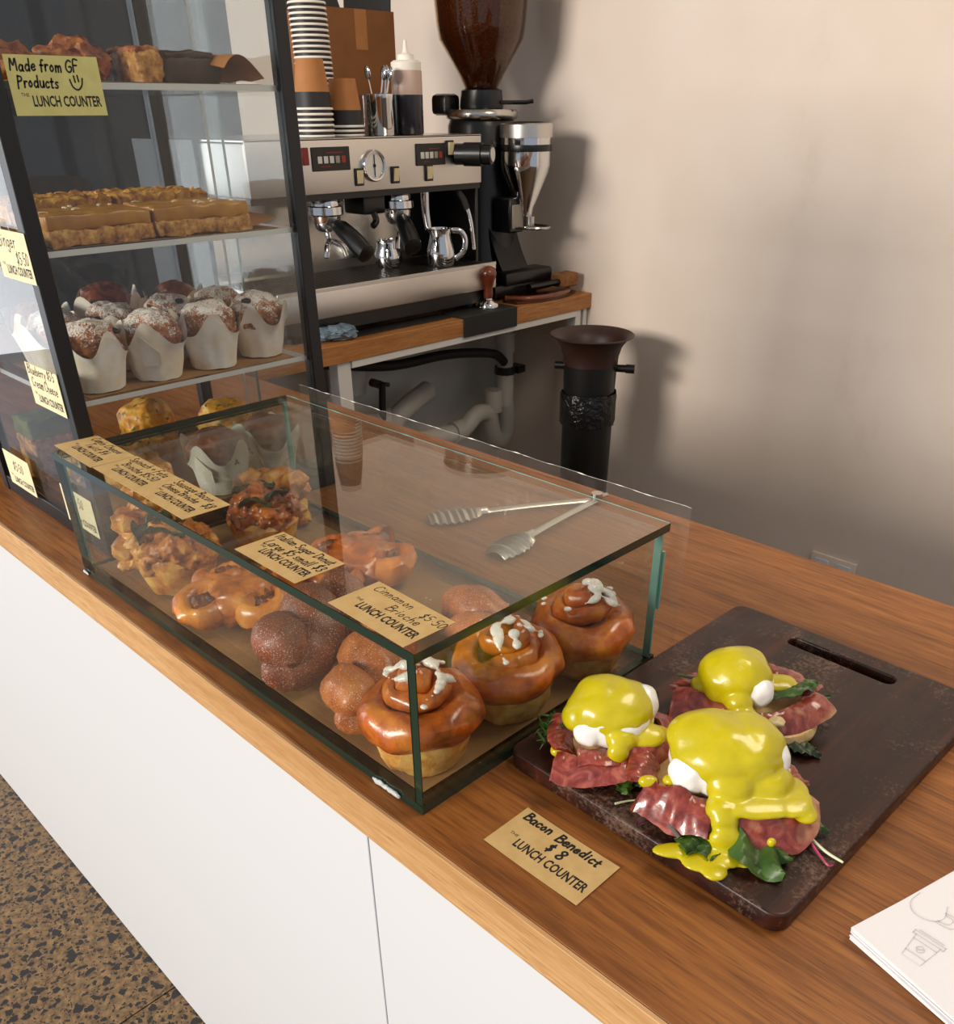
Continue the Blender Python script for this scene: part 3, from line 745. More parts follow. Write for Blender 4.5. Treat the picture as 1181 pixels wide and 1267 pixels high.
# ---- coiled scroll
def scroll_pastry(lab, seed, mat='scroll_dough'):
    e = proto('scroll_pastry', lab, 'pastry', 'coiled scroll pastries in the low glass case')
    body = rough(blob((0, 0, .018), (.046, .036, .017), 4, .25, 45, seed, flat=-.0165), .002, 120, seed)
    mk('body', body, mat, e)
    cs = [(-.030, -.022, .020, 0), (.028, -.018, .021, 1), (-.022, .026, .024, 2), (.026, .028, .023, 3)]
    for (cx, cy, cz, i) in cs:
        pts = []
        n = 44
        for k in range(n):
            s = k/(n-1); a = i*1.3+seed+s*2*PI*1.55; r = .0225*(1-.62*s)
            pts.append((cx+r*math.cos(a), cy+r*math.sin(a)*.92, cz+.003*math.sin(a+i)+.006*(1-s)*0-.004*s))
        cl = tube(pts, lambda s: (.0106-.0034*s)*(1+.12*math.sin(s*13+i)), 12)
        cl = ([Vector((v.x, v.y, max(v.z, .001))) for v in rough(rough(cl, .0035, 60, seed+i), .0014, 190, i)[0]], cl[1])
        co = mk('coil', cl, mat, e)
        mk('filling', blob((cx, cy, cz+.001), (.0115, .0105, .0085), 4, .5, 90, i+seed), 'scroll_fill', co)
    return e
# ---- twists: sugared doughnuts, cheese twists
def twist(name, lab, cat, group, mat, seed, L=.125, rs=.021, off=.015, turns=1.1, lump=.003, sc=45):
    e = proto(name, lab, cat, group)
    for ph, nm in ((0, 'strand'), (PI, 'strand')):
        pts = []
        for i in range(56):
            s = i/55; a = ph+.6+s*2*PI*turns
            k = .45+.55*math.sin(min(1, max(0, s*.96+.02))*PI)**.5
            pts.append((off*k*math.cos(a), (s-.5)*L, rs+off*.85+off*k*math.sin(a)*.85))
        en = 1.25*rs/L
        def rd(s):
            q = min(s, 1-s)
            return rs*(1 if q >= en else max(.06, math.sqrt(max(0, 1-(1-q/en)**2))))*(1+.08*math.sin(s*9+ph))
        tb = tube(pts, rd, 18)
        tb = rough(rough(tb, lump, sc, seed+ph), lump*.35, sc*3.5, seed)
        mk(nm, ([Vector((v.x, v.y, max(v.z, .0006))) for v in tb[0]], tb[1]), mat, e)
    return e

cb = [cinnamon_brioche(s) for s in (1, 2.3, 4.1)]
place(cb[0], (.508, .065, PZ), .4, 'iced cinnamon brioche nearest the front corner of the glass case')
place(cb[1], (.510, .1645, PZ), 2.2, 'iced cinnamon brioche between the other two at the glass end')
place(cb[2], (.514, .2635, PZ), 4.0, 'iced cinnamon brioche furthest back at the glass end by the board')
s1 = savoury_brioche('spinach_brioche', 'golden spinach and feta brioche with dark leaf near the front glass', 2, 'savoury', .048, 6)
place(s1, (.084, .078, PZ), .8)
s2 = savoury_brioche('sausage_brioche', 'dark orange sausage and bacon brioche behind the spinach one', 6, 'savoury_dark', .045, 4)
place(s2, (.078, .196, PZ), 2.0)
sa = scroll_pastry('golden coiled scroll pastry near the middle of the front glass', 1)
place(sa, (.205, .085, PZ), .75, s=(1.08, 1.08, 1.45))
sb = scroll_pastry('darker coiled scroll pastry behind the sugar doughnut card', 2.5, 'brioche')
place(sb, (.225, .222, PZ), 1.3, s=(1.08, 1.08, 1.35))
G2 = 'sugared twist doughnuts in the low glass case'
da = twist('sugar_doughnut', 'dark brown sugared doughnut twist under the Cinnamon card', 'doughnut', G2, 'donut_brown', 3, .145, .024, .017, 1.25, .004)
place(da, (.328, .086, PZ), .50)
db = twist('sugar_doughnut', 'orange-brown sugared doughnut twist beside the front cinnamon brioche', 'doughnut', G2, 'donut_orange', 8, .145, .020, .0155, 1.4, .004)
place(db, (.420, .086, PZ), .62)
dc = twist('sugar_doughnut', 'sugared doughnut twist behind the middle cinnamon brioche', 'doughnut', G2, 'donut_orange', 12, .12, .021, .014, 1.0)
place(dc, (.432, .205, PZ), 1.0)
G3 = 'cheese twists in the low glass case'
for i, (x, y, z, rz, lb) in enumerate(((.008, .082, 0, .35, 'golden cheese twist lying lowest at the left end of the case'),
                                       (.000, .088, .036, .55, 'golden cheese twist lying second from the bottom at the left end'),
                                       (.004, .100, .070, .85, 'golden cheese twist on top of the pile at the left end'),
                                       (.016, .252, 0, 1.9, 'golden cheese twist at the back left corner of the case'),
                                       (.022, .246, .036, 2.3, 'browned cheese twist resting on the one in the back corner'))):
    ct = twist('cheese_twist', lb, 'pastry', G3, 'cheese_golden' if i != 4 else 'savoury', 20+i, .092, .0150, .010, 1.6, .006, 75)
    place(ct, (x, y, PZ+z), rz)
    if z: ct.scale = (1, 1, .85)

# ---- tulip muffins
def muffin(name, lab, top, paper=True, seed=0, group='muffins in paper cases on the shelf', berries=0):
    e = proto(name, lab, 'muffin', group)
    if paper:
        def pf(a, r, z):
            f = max(0, (z-.030)/.026)
            tip = abs(math.cos(2*a+.5*math.sin(a+seed)))**3.2
            return r*(1+.04*f*math.sin(a*4+seed)+.018*math.sin(a*9+seed)*min(1, z/.02))+.004*f*tip, z+(.036*tip-.010)*f*(1 if z > .03 else 0)
        prof = [(0, 0), (.026, 0), (.028, .001), (.0315, .018), (.0345, .032), (.0375, .043), (.0405, .050)]
        out = lathe(prof, 64, fn=pf)
        inn = lathe([(r-.0007, z) for r, z in prof[2:]], 64, fn=pf)
        mk('paper_case', [rough(out, .0015, 80, seed), rough(inn, .0015, 80, seed)], 'muffin_paper', e)
        fold = sheet(lambda u, v: ((.0338+.006*v)*math.cos(.2+.6*u+seed), (.0338+.006*v)*math.sin(.2+.6*u+seed), .020+.040*v*(1-.6*u)), 6, 5, .0006)
        mk('paper_fold', fold, 'muffin_paper', e)
    else:
        mk('crumb_base', rough(lathe([(0, 0), (.025, 0), (.028, .003), (.034, .036), (.030, .040), (0, .040)], 40), .003, 90, seed), top, e)
    cap = blob((0, 0, .0475), (.0350, .0350, .032), 5, .12, 40, seed, flat=-.009)
    d = mk('dome', rough(cap, .0018, 150, seed), top, e)
    rr = random.Random(seed)
    for i in range(berries):
        a = rr.uniform(0, 2*PI); t = rr.uniform(.45, .8)
        mk('blueberry', blob((.033*math.sin(t*1.4)*math.cos(a), .033*math.sin(t*1.4)*math.sin(a), .0475+.0300*math.cos(t*1.4)), (.0075, .0050, .0030), 3, .6, 150, i+seed), 'blueberry', d)
    return e
mz = Z(SH[0]+.003+.0016)
mA, mB = muffin('dusted_muffin', '', 'muffin_dusted', seed=1, berries=1), muffin('dusted_muffin', '', 'muffin_dusted', seed=4, berries=1)
mC = muffin('brown_muffin', '', 'muffin_brown', seed=7)
row = [(mA, -.112, .116, .3, 'sugar-dusted muffin in paper nearest the front post'), (mB, -.112, .191, 1.2, 'sugar-dusted blueberry muffin second from the front post'),
       (mA, -.112, .268, 2.6, 'sugar-dusted blueberry muffin third from the front post'), (mB, -.122, .345, 3.9, 'sugar-dusted muffin at the back right end of the shelf'),
       (mB, -.190, .110, 2.0, 'dusted muffin half hidden by the front post, second row'), (mA, -.192, .183, 4.4, 'dusted muffin in the second row behind the two front ones'),
       (mB, -.192, .258, 5.2, 'dusted muffin in the second row, third from the front'), (mA, -.200, .335, 1.0, 'dusted muffin at the back of the second row'),
       (mC, -.275, .125, .5, 'dark brown muffin in the third row by the front glass'), (mC, -.278, .215, 1.9, 'large dark brown muffin rising in the middle of the third row'),
       (mC, -.278, .315, 3.1, 'dark brown muffin with a tall paper tip at the back of the third row')]
used = set()
for (p, x, y, r, lb) in row:
    o = p if p.name not in used else copy_tree(p)
    used.add(p.name)
    place(o, (x, y, mz), r, lb, 1.12 if 'large' in lb else None)
# ---- ginger slices
def slice_bar(lab, seed, flakes=6, top='caramel'):
    e = proto('ginger_slice', lab, 'slice', 'ginger slices on the middle shelf')
    mk('oat_base', rough(rough(rbox(-.045, .045, -.06, .06, 0, .017, 20), .003, 90, seed), .002, 300, seed), 'oat_base', e)
    bm = bmesh.new(); bmesh.ops.create_grid(bm, x_segments=18, y_segments=24, size=1)
    V = [Vector((v.co.x*.044, v.co.y*.059, 0)) for v in bm.verts]; F = [[v.index for v in f.verts] for f in bm.faces]; bm.free()
    mk('topping', [rough(rbox(-.0445, .0445, -.0595, .0595, .0155, .031 if top == 'caramel' else .038, 20), .0022 if top == 'caramel' else .006, 60 if top == 'caramel' else 110, seed)], top, e)
    rr = random.Random(seed)
    for i in range(flakes):
        x, y, a = rr.uniform(-.035, .035), rr.uniform(-.05, .05), rr.uniform(0, PI)
        L = rr.uniform(.006, .012)
        mk('coconut_flake', xf(sheet(lambda u, v: ((u-.5)*L, (v-.5)*.003, .0318+.001*math.sin(u*3)), 3, 1, .0012), Matrix.Translation((x, y, 0)) @ rotz(a)), 'coconut', e, label=None)
    return e
sz = Z(SH[1]+.003+.0016)
for i, (x, y, r, lb, f, tp) in enumerate(((-.125, .145, .04, 'ginger slice with oat base at the front of the middle shelf', 7, 'caramel'),
                                      (-.125, .272, -.05, 'ginger slice with oat base toward the back post of the middle shelf', 7, 'caramel'),
                                      (-.228, .148, .02, 'crumble-topped slice behind the front ginger slice', 5, 'crumble'),
                                      (-.228, .275, -.02, 'crumble-topped slice behind the far ginger slice', 4, 'crumble'))):
    place(slice_bar(lb, i+1, f, tp), (x, y, sz+(.0 if i < 2 else .0)), r)
mk('baking_paper', sheet(lambda u, v: (-.165+.08*u, .315+v*.055, sz+.002+.012*v*v*(1-.3*u)), 8, 8, .0004), 'kraft', None, label='curled corner of baking paper beside the far ginger slice', cat='baking paper')
# ---- top shelf
tz = Z(SH[2]+.003+.0016)
def lump(name, lab, cat, loc, rad, mat, seed, amp=.3, sc=55, group=None):
    e = thing(name, loc, lab, cat, group, absolute=False)
    mk('crumb', rough(blob((0, 0, rad[2]*.9), rad, 4, amp, sc, seed, flat=-rad[2]*.9), .0025, 140, seed), mat, e)
    return e
lump('cookie', 'rough golden cookie on the top shelf above the greenish card', 'cookie', (-.19, .125, tz), (.045, .038, .019), 'gf_cookie', 1, group='gluten free cookies')
lump('cookie', 'rough golden cookie with a pointed top on the top shelf', 'cookie', (-.20, .205, tz), (.044, .036, .0225), 'gf_cookie', 5, group='gluten free cookies')
e = thing('nut_slice', (-.165, .262, tz), 'brown nut slice beside the dark brownie on the top shelf', 'slice', absolute=False)
mk('crumb', rough(rbox(-.035, .035, -.016, .014, 0, .030, 8), .003, 150, 3), 'oat_base', e); mk('crust', rough(rbox(-.034, .034, -.0155, .0135, .027, .034, 8), .003, 150, 6), 'gf_cookie', e)
e = thing('brownie', (-.165, .312, tz), 'dark chocolate brownie on the top shelf by the curled paper', 'brownie', absolute=False)
mk('crumb', rough(rbox(-.036, .036, -.033, .036, 0, .026, 8), .003, 110, 3), 'chocolate', e)
mk('crust', rough(rbox(-.035, .035, -.032, .030, .022, .031, 8), .003, 110, 9), 'chocolate', e)
mk('baking_paper', sheet(lambda u, v: (-.10-.14*u, .335+.052*v, tz+.003+.030*abs(math.sin(v*2.6+.4+u*.7))*(1-.4*v)), 14, 14, .0004), 'kraft', None, label='crumpled brown baking paper beside the brownie on the top shelf', cat='baking paper')
# ---- bottom of the tall case
bz = Z(.018+.0016)
my = muffin('savoury_muffin', 'yellow savoury muffin low in the tall case under the muffin shelf', 'muffin_yellow', False, 3, 'savoury muffins low in the tall case')
place(my, (-.300, .245, bz), 0, s=1.15)
place(copy_tree(my), (-.215, .325, bz), 1.4, 'yellow savoury muffin at the back of the tall case floor', 1.15)
mp = muffin('paper_muffin', 'muffin in torn white paper low behind the glass case corner', 'muffin_brown', True, 9, 'paper muffins low in the tall case')
place(mp, (-.118, .335, bz), .6, s=1.1)
place(copy_tree(mp), (-.120, .255, bz), 2.0, 'muffin in white paper beside the torn one low in the tall case', 1.1)
lump('savoury_scone', 'plain golden scone low in the tall case behind the cards', 'scone', (-.195, .165, bz), (.042, .042, .034), 'brioche_base', 4, .2, 40)
yt = twist('cheese_pastry', 'yellow cheese pastry standing low behind the front pane of the tall case', 'pastry', None, 'muffin_yellow', 31, .10, .022, .012, 1.4, .006, 70)
place(yt, (-.265, .135, bz), 1.1)
e = thing('matcha_slice', (-.345, .125, bz), 'tall slice with green topping and nut base at the left of the tall case', 'slice', absolute=False)
mk('nut_base', rough(rbox(-.03, .03, -.04, .04, 0, .065, 8), .004, 90, 2), 'oat_base', e); mk('topping', rough(rbox(-.03, .03, -.04, .04, .062, .088, 8), .003, 90, 5), 'matcha', e)

# ================================================================== BOARD AND BENEDICTS
bxo, byo, bw, bh, bt, ba = .5592, .1124, .2522, .3539, .0166, -.0242
bd = thing('serving_board', (bxo, byo, Z(0)), 'dark worn wooden serving board with a slot handle', 'serving board', absolute=False, rz=ba)
def board_mesh():
    cu = bpy.data.curves.new('b', 'CURVE'); cu.dimensions = '2D'; cu.fill_mode = 'BOTH'; cu.extrude = bt/2-.002; cu.bevel_depth = .002; cu.bevel_resolution = 2; cu.offset = -.002
    def poly(pts):
        s = cu.splines.new('POLY'); s.points.add(len(pts)-1)
        for p, q in zip(s.points, pts): p.co = (q[0], q[1], 0, 1)
        s.use_cyclic_u = True
    def arc(cx, cy, r, a0, a1, n=8): return [(cx+r*math.cos(a0+(a1-a0)*i/n), cy+r*math.sin(a0+(a1-a0)*i/n)) for i in range(n+1)]
    r = .013
    poly(arc(r, r, r, PI, 1.5*PI)+arc(bw-r, r, r, -PI/2, 0)+arc(bw-r, bh-r, r, 0, PI/2)+arc(r, bh-r, r, PI/2, PI))
    sr = .0075; y = .336-.012; x0, x1 = .078+.004, .178-.004
    poly((arc(x0, y, sr, PI/2, 1.5*PI)+arc(x1, y, sr, -PI/2, PI/2))[::-1])
    o = bpy.data.objects.new('b', cu); me = bpy.data.meshes.new_from_object(o)
    V = [v.co+Vector((0, 0, bt/2)) for v in me.vertices]; F = [list(p.vertices) for p in me.polygons]
    bpy.data.objects.remove(o); bpy.data.curves.remove(cu); bpy.data.meshes.remove(me)
    return V, F
mk('board', board_mesh(), 'dark_board', bd)
BZ = Z(bt)
def leaf_mesh(L, Wd, seed, jag=0.0, curl=.3):
    def f(u, v):
        w = Wd*(math.sin(PI*min(1, max(0, u*.93+.05)))**.8)*(1+jag*math.sin(u*34+seed))
        x = u*L; y = (v-.5)*w
        return (x, y, curl*L*.35*math.sin(u*2.4+seed)+.12*Wd*math.sin(v*7+u*9+seed)-.25*abs(v-.5)*w)
    return sheet(f, 16, 6, .0006)
def smax(a, b, k=.006):
    h = max(k-abs(a-b), 0)/k; return max(a, b)+h*h*k*.25
def E_(c, r, seed=0, amp=.06): return blob(c, r, 4, amp, 45, seed)
def benedict(loc, label, seed, whites, sauce, muff, bacons, leaves, extra=None, rz=YAW):
    """Built in a frame whose x runs to the right of the picture and whose -y comes toward the viewer."""
    e = thing('eggs_benedict', loc, label, 'eggs benedict', 'bacon benedicts on the dark board', absolute=False, rz=rz)
    mx, my, mr, mh = muff
    mk('muffin_half', rough(lathe([(0, 0), (mr*.92, 0), (mr, .003), (mr*1.01, mh*.6), (mr*.97, mh), (0, mh)], 40, (mx, my, 0)), .0015, 120, seed), 'muffin_english', e)
    mk('poached_egg', rough(fuse([E_(p, r, seed+i) for i, (p, r) in enumerate(whites)], .0016, 4), .001, 120, seed), 'egg_white', e)
    for i, (pts, wd, tilt) in enumerate(bacons):
        P = spline(pts, 8)
        def bf(u, v, P=P, wd=wd, tilt=tilt, i=i):
            s = u*(len(P)-1); k = min(int(s), len(P)-2); p = P[k].lerp(P[k+1], s-k)
            t = (P[k+1]-P[k]).normalized(); n = Vector((-t.y, t.x, 0)).normalized()
            q = (v-.5)*wd*(1+.25*noise.noise(Vector((u*3, i, seed))))
            tl = tilt+.35*math.sin(u*4+i)
            wob = .0022*noise.noise(Vector((u*4, v*1.5, seed+i*3)))+.0012*noise.noise(Vector((u*14, v*4, seed+i*3)))
            return (p.x+n.x*q*math.cos(tl), p.y+n.y*q*math.cos(tl), max(.003, p.z+q*math.sin(tl)+wob-.004*(2*v-1)**2))
        mk('bacon_rasher', sheet(bf, 44, 10, .0030), 'bacon', e)
    for i, (x, y, z, a, L, Wd, mt, jag, tl) in enumerate(leaves):
        M4 = Matrix.Translation((x, y, z)) @ rotz(a) @ Matrix.Rotation(tl, 4, 'Y')
        V, F = xf(leaf_mesh(L, Wd, seed+i, jag), M4)
        low = min(v.z for v in V); dz = max(0, .001-low)
        mk('salad_leaf', ([Vector((v.x, v.y, v.z+dz)) for v in V], F), mt, e)
    S = fuse([E_(p, r, seed+i*2, .05) for i, (p, r) in enumerate(sauce)], .0014, 7)
    mk('hollandaise', ([Vector((v.x, v.y, max(v.z, .0003))) for v in rough(S, .0012, 60, seed)[0]], S[1]), 'hollandaise', e)
    if extra:
        for nm, parts, mt in extra: mk(nm, parts, mt, e)
    return e
def frisee(x, y, z, a0, n, L, seed):
    rr = random.Random(seed); out = []
    for i in range(n):
        a = a0+rr.uniform(-.8, .8); l = L*rr.uniform(.6, 1)
        pts = [(x, y, z)]
        for k in range(1, 6): pts.append((x+l*k/5*math.cos(a+.12*k*rr.uniform(-1, 1)), y+l*k/5*math.sin(a+.12*k*rr.uniform(-1, 1)), max(.002, z+.004*math.sin(k*1.1+i)-.0022*k)))
        out.append(tube(spline(pts, 3), lambda s: .0011*(1-.5*s)+.0002, 5))
        for k in range(2, 6):
            p = Vector(pts[k]); b = a+rr.choice((-1, 1))*rr.uniform(.6, 1.2)
            out.append(tube([p, p+Vector((math.cos(b)*.006, math.sin(b)*.006, .001)), p+Vector((math.cos(b)*.010, math.sin(b)*.010, -.001))], lambda s: .0011*(1-.6*s), 5))
    return out
def puddle(pts, h, seed):
    c = Vector((0, 0, 0)); P = spline([(x, y, 0) for x, y in pts], 6, True)
    for p in P: c += p
    c /= len(P); V, F = [], []; m = 9
    for p in P:
        for j in range(m):
            t = j/(m-1); q = c.lerp(p, t); V.append(Vector((q.x, q.y, .0002+h*math.sqrt(max(0, 1-t**4)))))
    for i in range(len(P)):
        k = (i+1) % len(P)
        for j in range(m-1): F.append([i*m+j, i*m+j+1, k*m+j+1, k*m+j] if j else [i*m, i*m+1, k*m+1])
    return V, F
# left one
benedict((.622, .168, BZ), 'bacon benedict on the left of the board with frilly greens at its left side', 3,
         [((0, 0, .037), (.034, .031, .025)), ((-.020, -.0165, .033), (.0125, .0125, .0115)), ((.0255, .004, .046), (.0115, .015, .015))],
         [((-.001, .001, .042), (.0355, .031, .0245)), ((-.006, .004, .049), (.026, .025, .0185)), ((.012, .002, .047), (.022, .023, .0165)), ((.004, -.026, .033), (.013, .012, .010)), ((.001, -.036, .027), (.0085, .007, .009)),
          ((.022, -.019, .031), (.020, .014, .008)), ((.034, -.016, .029), (.011, .010, .006)), ((-.028, -.004, .038), (.012, .014, .012))],
         (.008, -.004, .040, .015),
         [([(-.048, -.034, .016), (-.030, -.040, .015), (-.008, -.042, .019), (.014, -.040, .021)], .024, .45),
          ([(.004, -.036, .020), (.022, -.038, .022), (.040, -.026, .022), (.048, -.006, .027), (.042, .012, .028), (.026, .020, .026)], .026, .8),
          ([(-.038, -.024, .020), (-.042, -.004, .022), (-.034, .018, .022)], .020, .4),
          ([(-.030, -.032, .024), (-.010, -.034, .024), (.010, -.032, .024)], .020, .2)],
         [(.004, -.036, .008, -1.4, .022, .014, 'leaf', .2, .25), (-.012, -.036, .006, -1.9, .018, .012, 'leaf_purple', .2, .3), (.014, -.034, .008, -1.1, .020, .012, 'leaf_dark', .2, .2),
          (.04, .02, .012, .5, .024, .014, 'leaf', .25, .1), (.044, .01, .010, .2, .022, .012, 'leaf_dark', .25, .1), (.034, .034, .022, .9, .02, .010, 'leaf_purple', .1, -.2)],
         [('curly_greens', frisee(-.036, .004, .022, 2.9, 9, .024, 4)+frisee(-.036, .014, .022, 2.5, 6, .020, 5), 'leaf'),
          ('sauce_drop', blob((-.043, -.016, .014), (.007, .006, .006), 3, .15, 100, 2), 'hollandaise')])
# back one
benedict((.674, .290, BZ), 'bacon benedict furthest back on the board, lying toward the slot handle', 6,
         [((-.010, 0, .035), (.029, .028, .023)), ((.004, -.0195, .036), (.0115, .011, .0135))],
         [((-.012, .001, .040), (.0305, .0285, .024)), ((-.014, .002, .047), (.023, .022, .0175)), ((-.002, .006, .044), (.019, .020, .018)), ((-.014, -.024, .031), (.012, .012, .010)), ((-.010, -.036, .026), (.010, .008, .006)),
          ((.026, .004, .030), (.018, .013, .005)), ((.036, .000, .029), (.010, .010, .004)), ((-.038, .002, .030), (.011, .011, .006)), ((-.026, -.010, .033), (.013, .013, .011))],
         (.018, -.012, .040, .013),
         [([(-.066, -.010, .022), (-.048, -.018, .022), (-.028, -.032, .022), (-.006, -.042, .022)], .034, .35),
          ([(.002, -.044, .021), (.022, -.040, .022), (.044, -.026, .023), (.064, -.010, .023)], .024, .6),
          ([(.022, .022, .028), (.044, .014, .028), (.060, .000, .025)], .026, .25),
          ([(-.056, .004, .020), (-.040, .018, .024), (-.018, .026, .026)], .024, .3)],
         [(.014, -.020, .031, .30, .040, .012, 'leaf', .12, -.05), (.040, -.008, .031, .5, .024, .014, 'leaf', .1, 0), (.020, -.046, .006, -.5, .032, .014, 'leaf_dark', .2, .0),
          (.012, -.044, .008, -1.0, .022, .014, 'leaf', .2, .2), (.030, -.040, .008, -.7, .022, .012, 'leaf', .2, .2), (.056, .0, .016, .2, .020, .010, 'leaf', .1, .1), (-.04, -.03, .008, -2.2, .020, .010, 'leaf_purple', .2, .3), (.06, -.004, .012, -.2, .016, .008, 'leaf_purple', .1, .2)],
         [('sprout_stalk', tube(spline([(-.056, .018, .030), (-.046, .010, .032), (-.034, .006, .032)], 4), .0013, 6), 'leaf'),
          ('egg_yolk_bit', blob((.012, -.046, .026), (.008, .006, .004), 3, .3, 120, 2), 'cream'), ('egg_yolk_bit', blob((-.030, -.040, .022), (.009, .005, .003), 3, .3, 120, 4), 'cream')])
# front one
benedict((.713, .176, BZ), 'largest bacon benedict at the front of the board with sauce running onto the wood', 9,
         [((.007, .002, .038), (.041, .035, .028)), ((-.0225, -.0135, .0365), (.0155, .015, .0155)), ((.0395, -.006, .044), (.0115, .015, .0165)), ((-.0235, .010, .058), (.0085, .008, .008))],
         [((.008, .002, .045), (.0425, .036, .0265)), ((-.006, .008, .053), (.031, .027, .0195)), ((.022, .002, .052), (.026, .028, .0195)), ((.004, -.024, .036), (.019, .017, .015)), ((.030, -.020, .035), (.022, .018, .013)),
          ((.020, -.037, .0295), (.034, .017, .0055)), ((.044, -.034, .029), (.018, .018, .005)), ((.054, -.043, .025), (.009, .011, .005)), ((.052, -.024, .029), (.010, .014, .005)), ((-.004, -.042, .027), (.012, .010, .008)),
          ((-.003, -.049, .021), (.0105, .007, .010)), ((-.003, -.055, .010), (.0125, .007, .011)), ((-.004, -.062, .002), (.014, .012, .0045)), ((-.018, -.066, .0015), (.018, .012, .0035)), ((-.036, -.056, .0015), (.018, .008, .0032)),
          ((-.014, -.076, .0015), (.010, .009, .003)), ((.008, -.066, .0015), (.009, .007, .0028)), ((-.036, -.014, .030), (.006, .006, .005))],
         (-.002, -.004, .046, .016),
         [([(-.056, -.016, .024), (-.044, -.030, .024), (-.028, -.038, .024), (-.012, -.043, .022)], .030, .7),
          ([(.000, -.050, .018), (.018, -.054, .018), (.038, -.050, .019), (.052, -.038, .023), (.057, -.018, .025)], .036, .75),
          ([(.044, .012, .026), (.052, -.004, .026), (.058, -.016, .024)], .024, .4),
          ([(-.054, -.006, .022), (-.052, .012, .026), (-.044, .024, .026)], .022, .5)],
         [(.002, -.046, .010, -.95, .050, .034, 'leaf', .03, .10), (.012, -.044, .010, -.75, .040, .024, 'leaf', .03, .15), (-.018, -.036, .016, -2.0, .032, .024, 'leaf', .22, .40),
          (-.012, -.038, .012, -1.7, .032, .020, 'leaf', .22, .35), (-.046, -.02, .010, -2.4, .022, .010, 'leaf_purple', .2, .3), (.05, -.03, .012, -.4, .030, .012, 'leaf', .2, .2)],
         [('sauce_drop', blob((.024, -.0690, .022), (.0032, .0028, .0036), 2), 'hollandaise'), ('sauce_drop', blob((-.052, -.012, .028), (.007, .005, .005), 3, .2, 90, 3), 'hollandaise'),
          ('red_stalk', tube(spline([(-.050, -.022, .020), (-.040, -.040, .012), (-.034, -.050, .008)], 4), .0016, 6), 'leaf_purple')])
# loose sprouts on the board
def sprout(pts, label, r, root=False, m='sprout'):
    p0 = pts[0]
    e = thing('loose_sprout', (p0[0], p0[1], BZ), label, 'sprout', 'stray sprouts on the dark board', absolute=False)
    P = [(x-p0[0], y-p0[1], z+r) for x, y, z in pts]
    mk('stem', tube(spline(P, 5), lambda s: r*(1.1-.6*s), 6), m, e)
    if root: mk('root_tip', [tube(spline([(P[1][0], P[1][1], P[1][2]), (P[2][0]+.006, P[2][1]-.010, .0016), (P[3][0]-.004, P[3][1]-.006, .0016)], 5), lambda s: .0014*(1-.8*s), 6)], 'radish_pink', e)
    return e
sprout([(.768, .186, .006), (.784, .186, .004), (.802, .183, .0005), (.8165, .1815, .0005)], 'pale sprout with pink root trailing right from the front benedict', .0017, True)
sprout([(.720, .247, .004), (.737, .242, .003), (.752, .236, .0005), (.762, .228, .0005)], 'thin green sprout stem lying behind the front benedict', .0012, m='leaf')
sprout([(.6665, .118, .002), (.672, .128, .002), (.680, .138, .002)], 'short white sprout left of the front benedict', .0009)

# ================================================================== NAPKINS
nx, ny = .845, .139
ORD = ['top', 'second', 'third', 'fourth', 'fifth', 'sixth', 'seventh', 'eighth', 'ninth', 'tenth', 'eleventh', 'twelfth', 'thirteenth', 'fourteenth', 'fifteenth', 'sixteenth', 'seventeenth', 'eighteenth', 'nineteenth', 'twentieth', 'twenty-first', 'twenty-second', 'twenty-third', 'twenty-fourth', 'twenty-fifth', 'lowest']
ang = math.atan2(.093, .028)
rr = random.Random(11)
for i in range(9):
    e = thing('paper_napkin', (nx+rr.uniform(-.0012, .0012), ny+rr.uniform(-.0012, .0012), Z(.00075+i*.00135)),
              'top paper napkin of the pile, printed with a teapot and a cup' if i == 8 else 'plain white paper napkin, '+ORD[8-i]+' from the top of the pile', 'napkin', 'white paper napkins in a pile', absolute=False, rz=ang-PI/2+rr.uniform(-.012, .012))
    # local x: toward the viewer's right, local y: away
    mk('sheet', sheet(lambda u, v: (u*.15, v*.15, .0009*math.sin(u*3+i)*u), 8, 8, .0011), 'napkin_paper', e)
    if i == 8:
        pen = .00025; st = []
        def dr(pts, close=False): st.append(stroke(spline([(x, y, .0011) for x, y in pts], 5, close)+([Vector((pts[0][0], pts[0][1], .0011))] if close else []), pen))
        def ln(*pts): st.append(stroke([Vector((x, y, .0011)) for x, y in pts], pen))
        c0, a = Vector((.0335, .0235)), .20
        def T(x, y): return (max(.0015, c0.x+x*math.cos(a)-y*math.sin(a)), max(.0015, c0.y+x*math.sin(a)+y*math.cos(a)))
        ln(T(-.008, .010), T(-.006, -.012), T(.006, -.012), T(.008, .010)); ln(T(-.010, .010), T(.010, .010)); ln(T(-.010, .013), T(-.010, .010)); ln(T(.010, .013), T(.010, .010))
        ln(T(-.010, .013), T(.010, .013)); ln(T(-.008, .015), T(.008, .015)); ln(T(-.0075, .006), T(.0075, .006)); ln(T(-.0065, -.006), T(.0065, -.006))
        dr([T(-.0025, .000), T(0, .003), T(.0025, .000), T(0, -.003)], True); dr([T(-.0015, -.001), T(0, .000), T(.0015, .001)])
        c0, a = Vector((.012, .056)), .3
        dr([T(-.009, .010), T(-.0095, -.002), T(-.004, -.010), T(.006, -.010), T(.012, -.002), T(.010, .010)]); dr([T(.011, .004), T(.020, .003), T(.019, -.007), T(.009, -.008)])
        dr([T(.012, .002), T(.017, .001), T(.016, -.005), T(.010, -.006)])
        dr([(.052, .052), (.058, .058), (.066, .056), (.062, .049)], True); ln((.054, .052), (.064, .056))
        mk('printed_drawing', st, 'faint_ink', e, False)

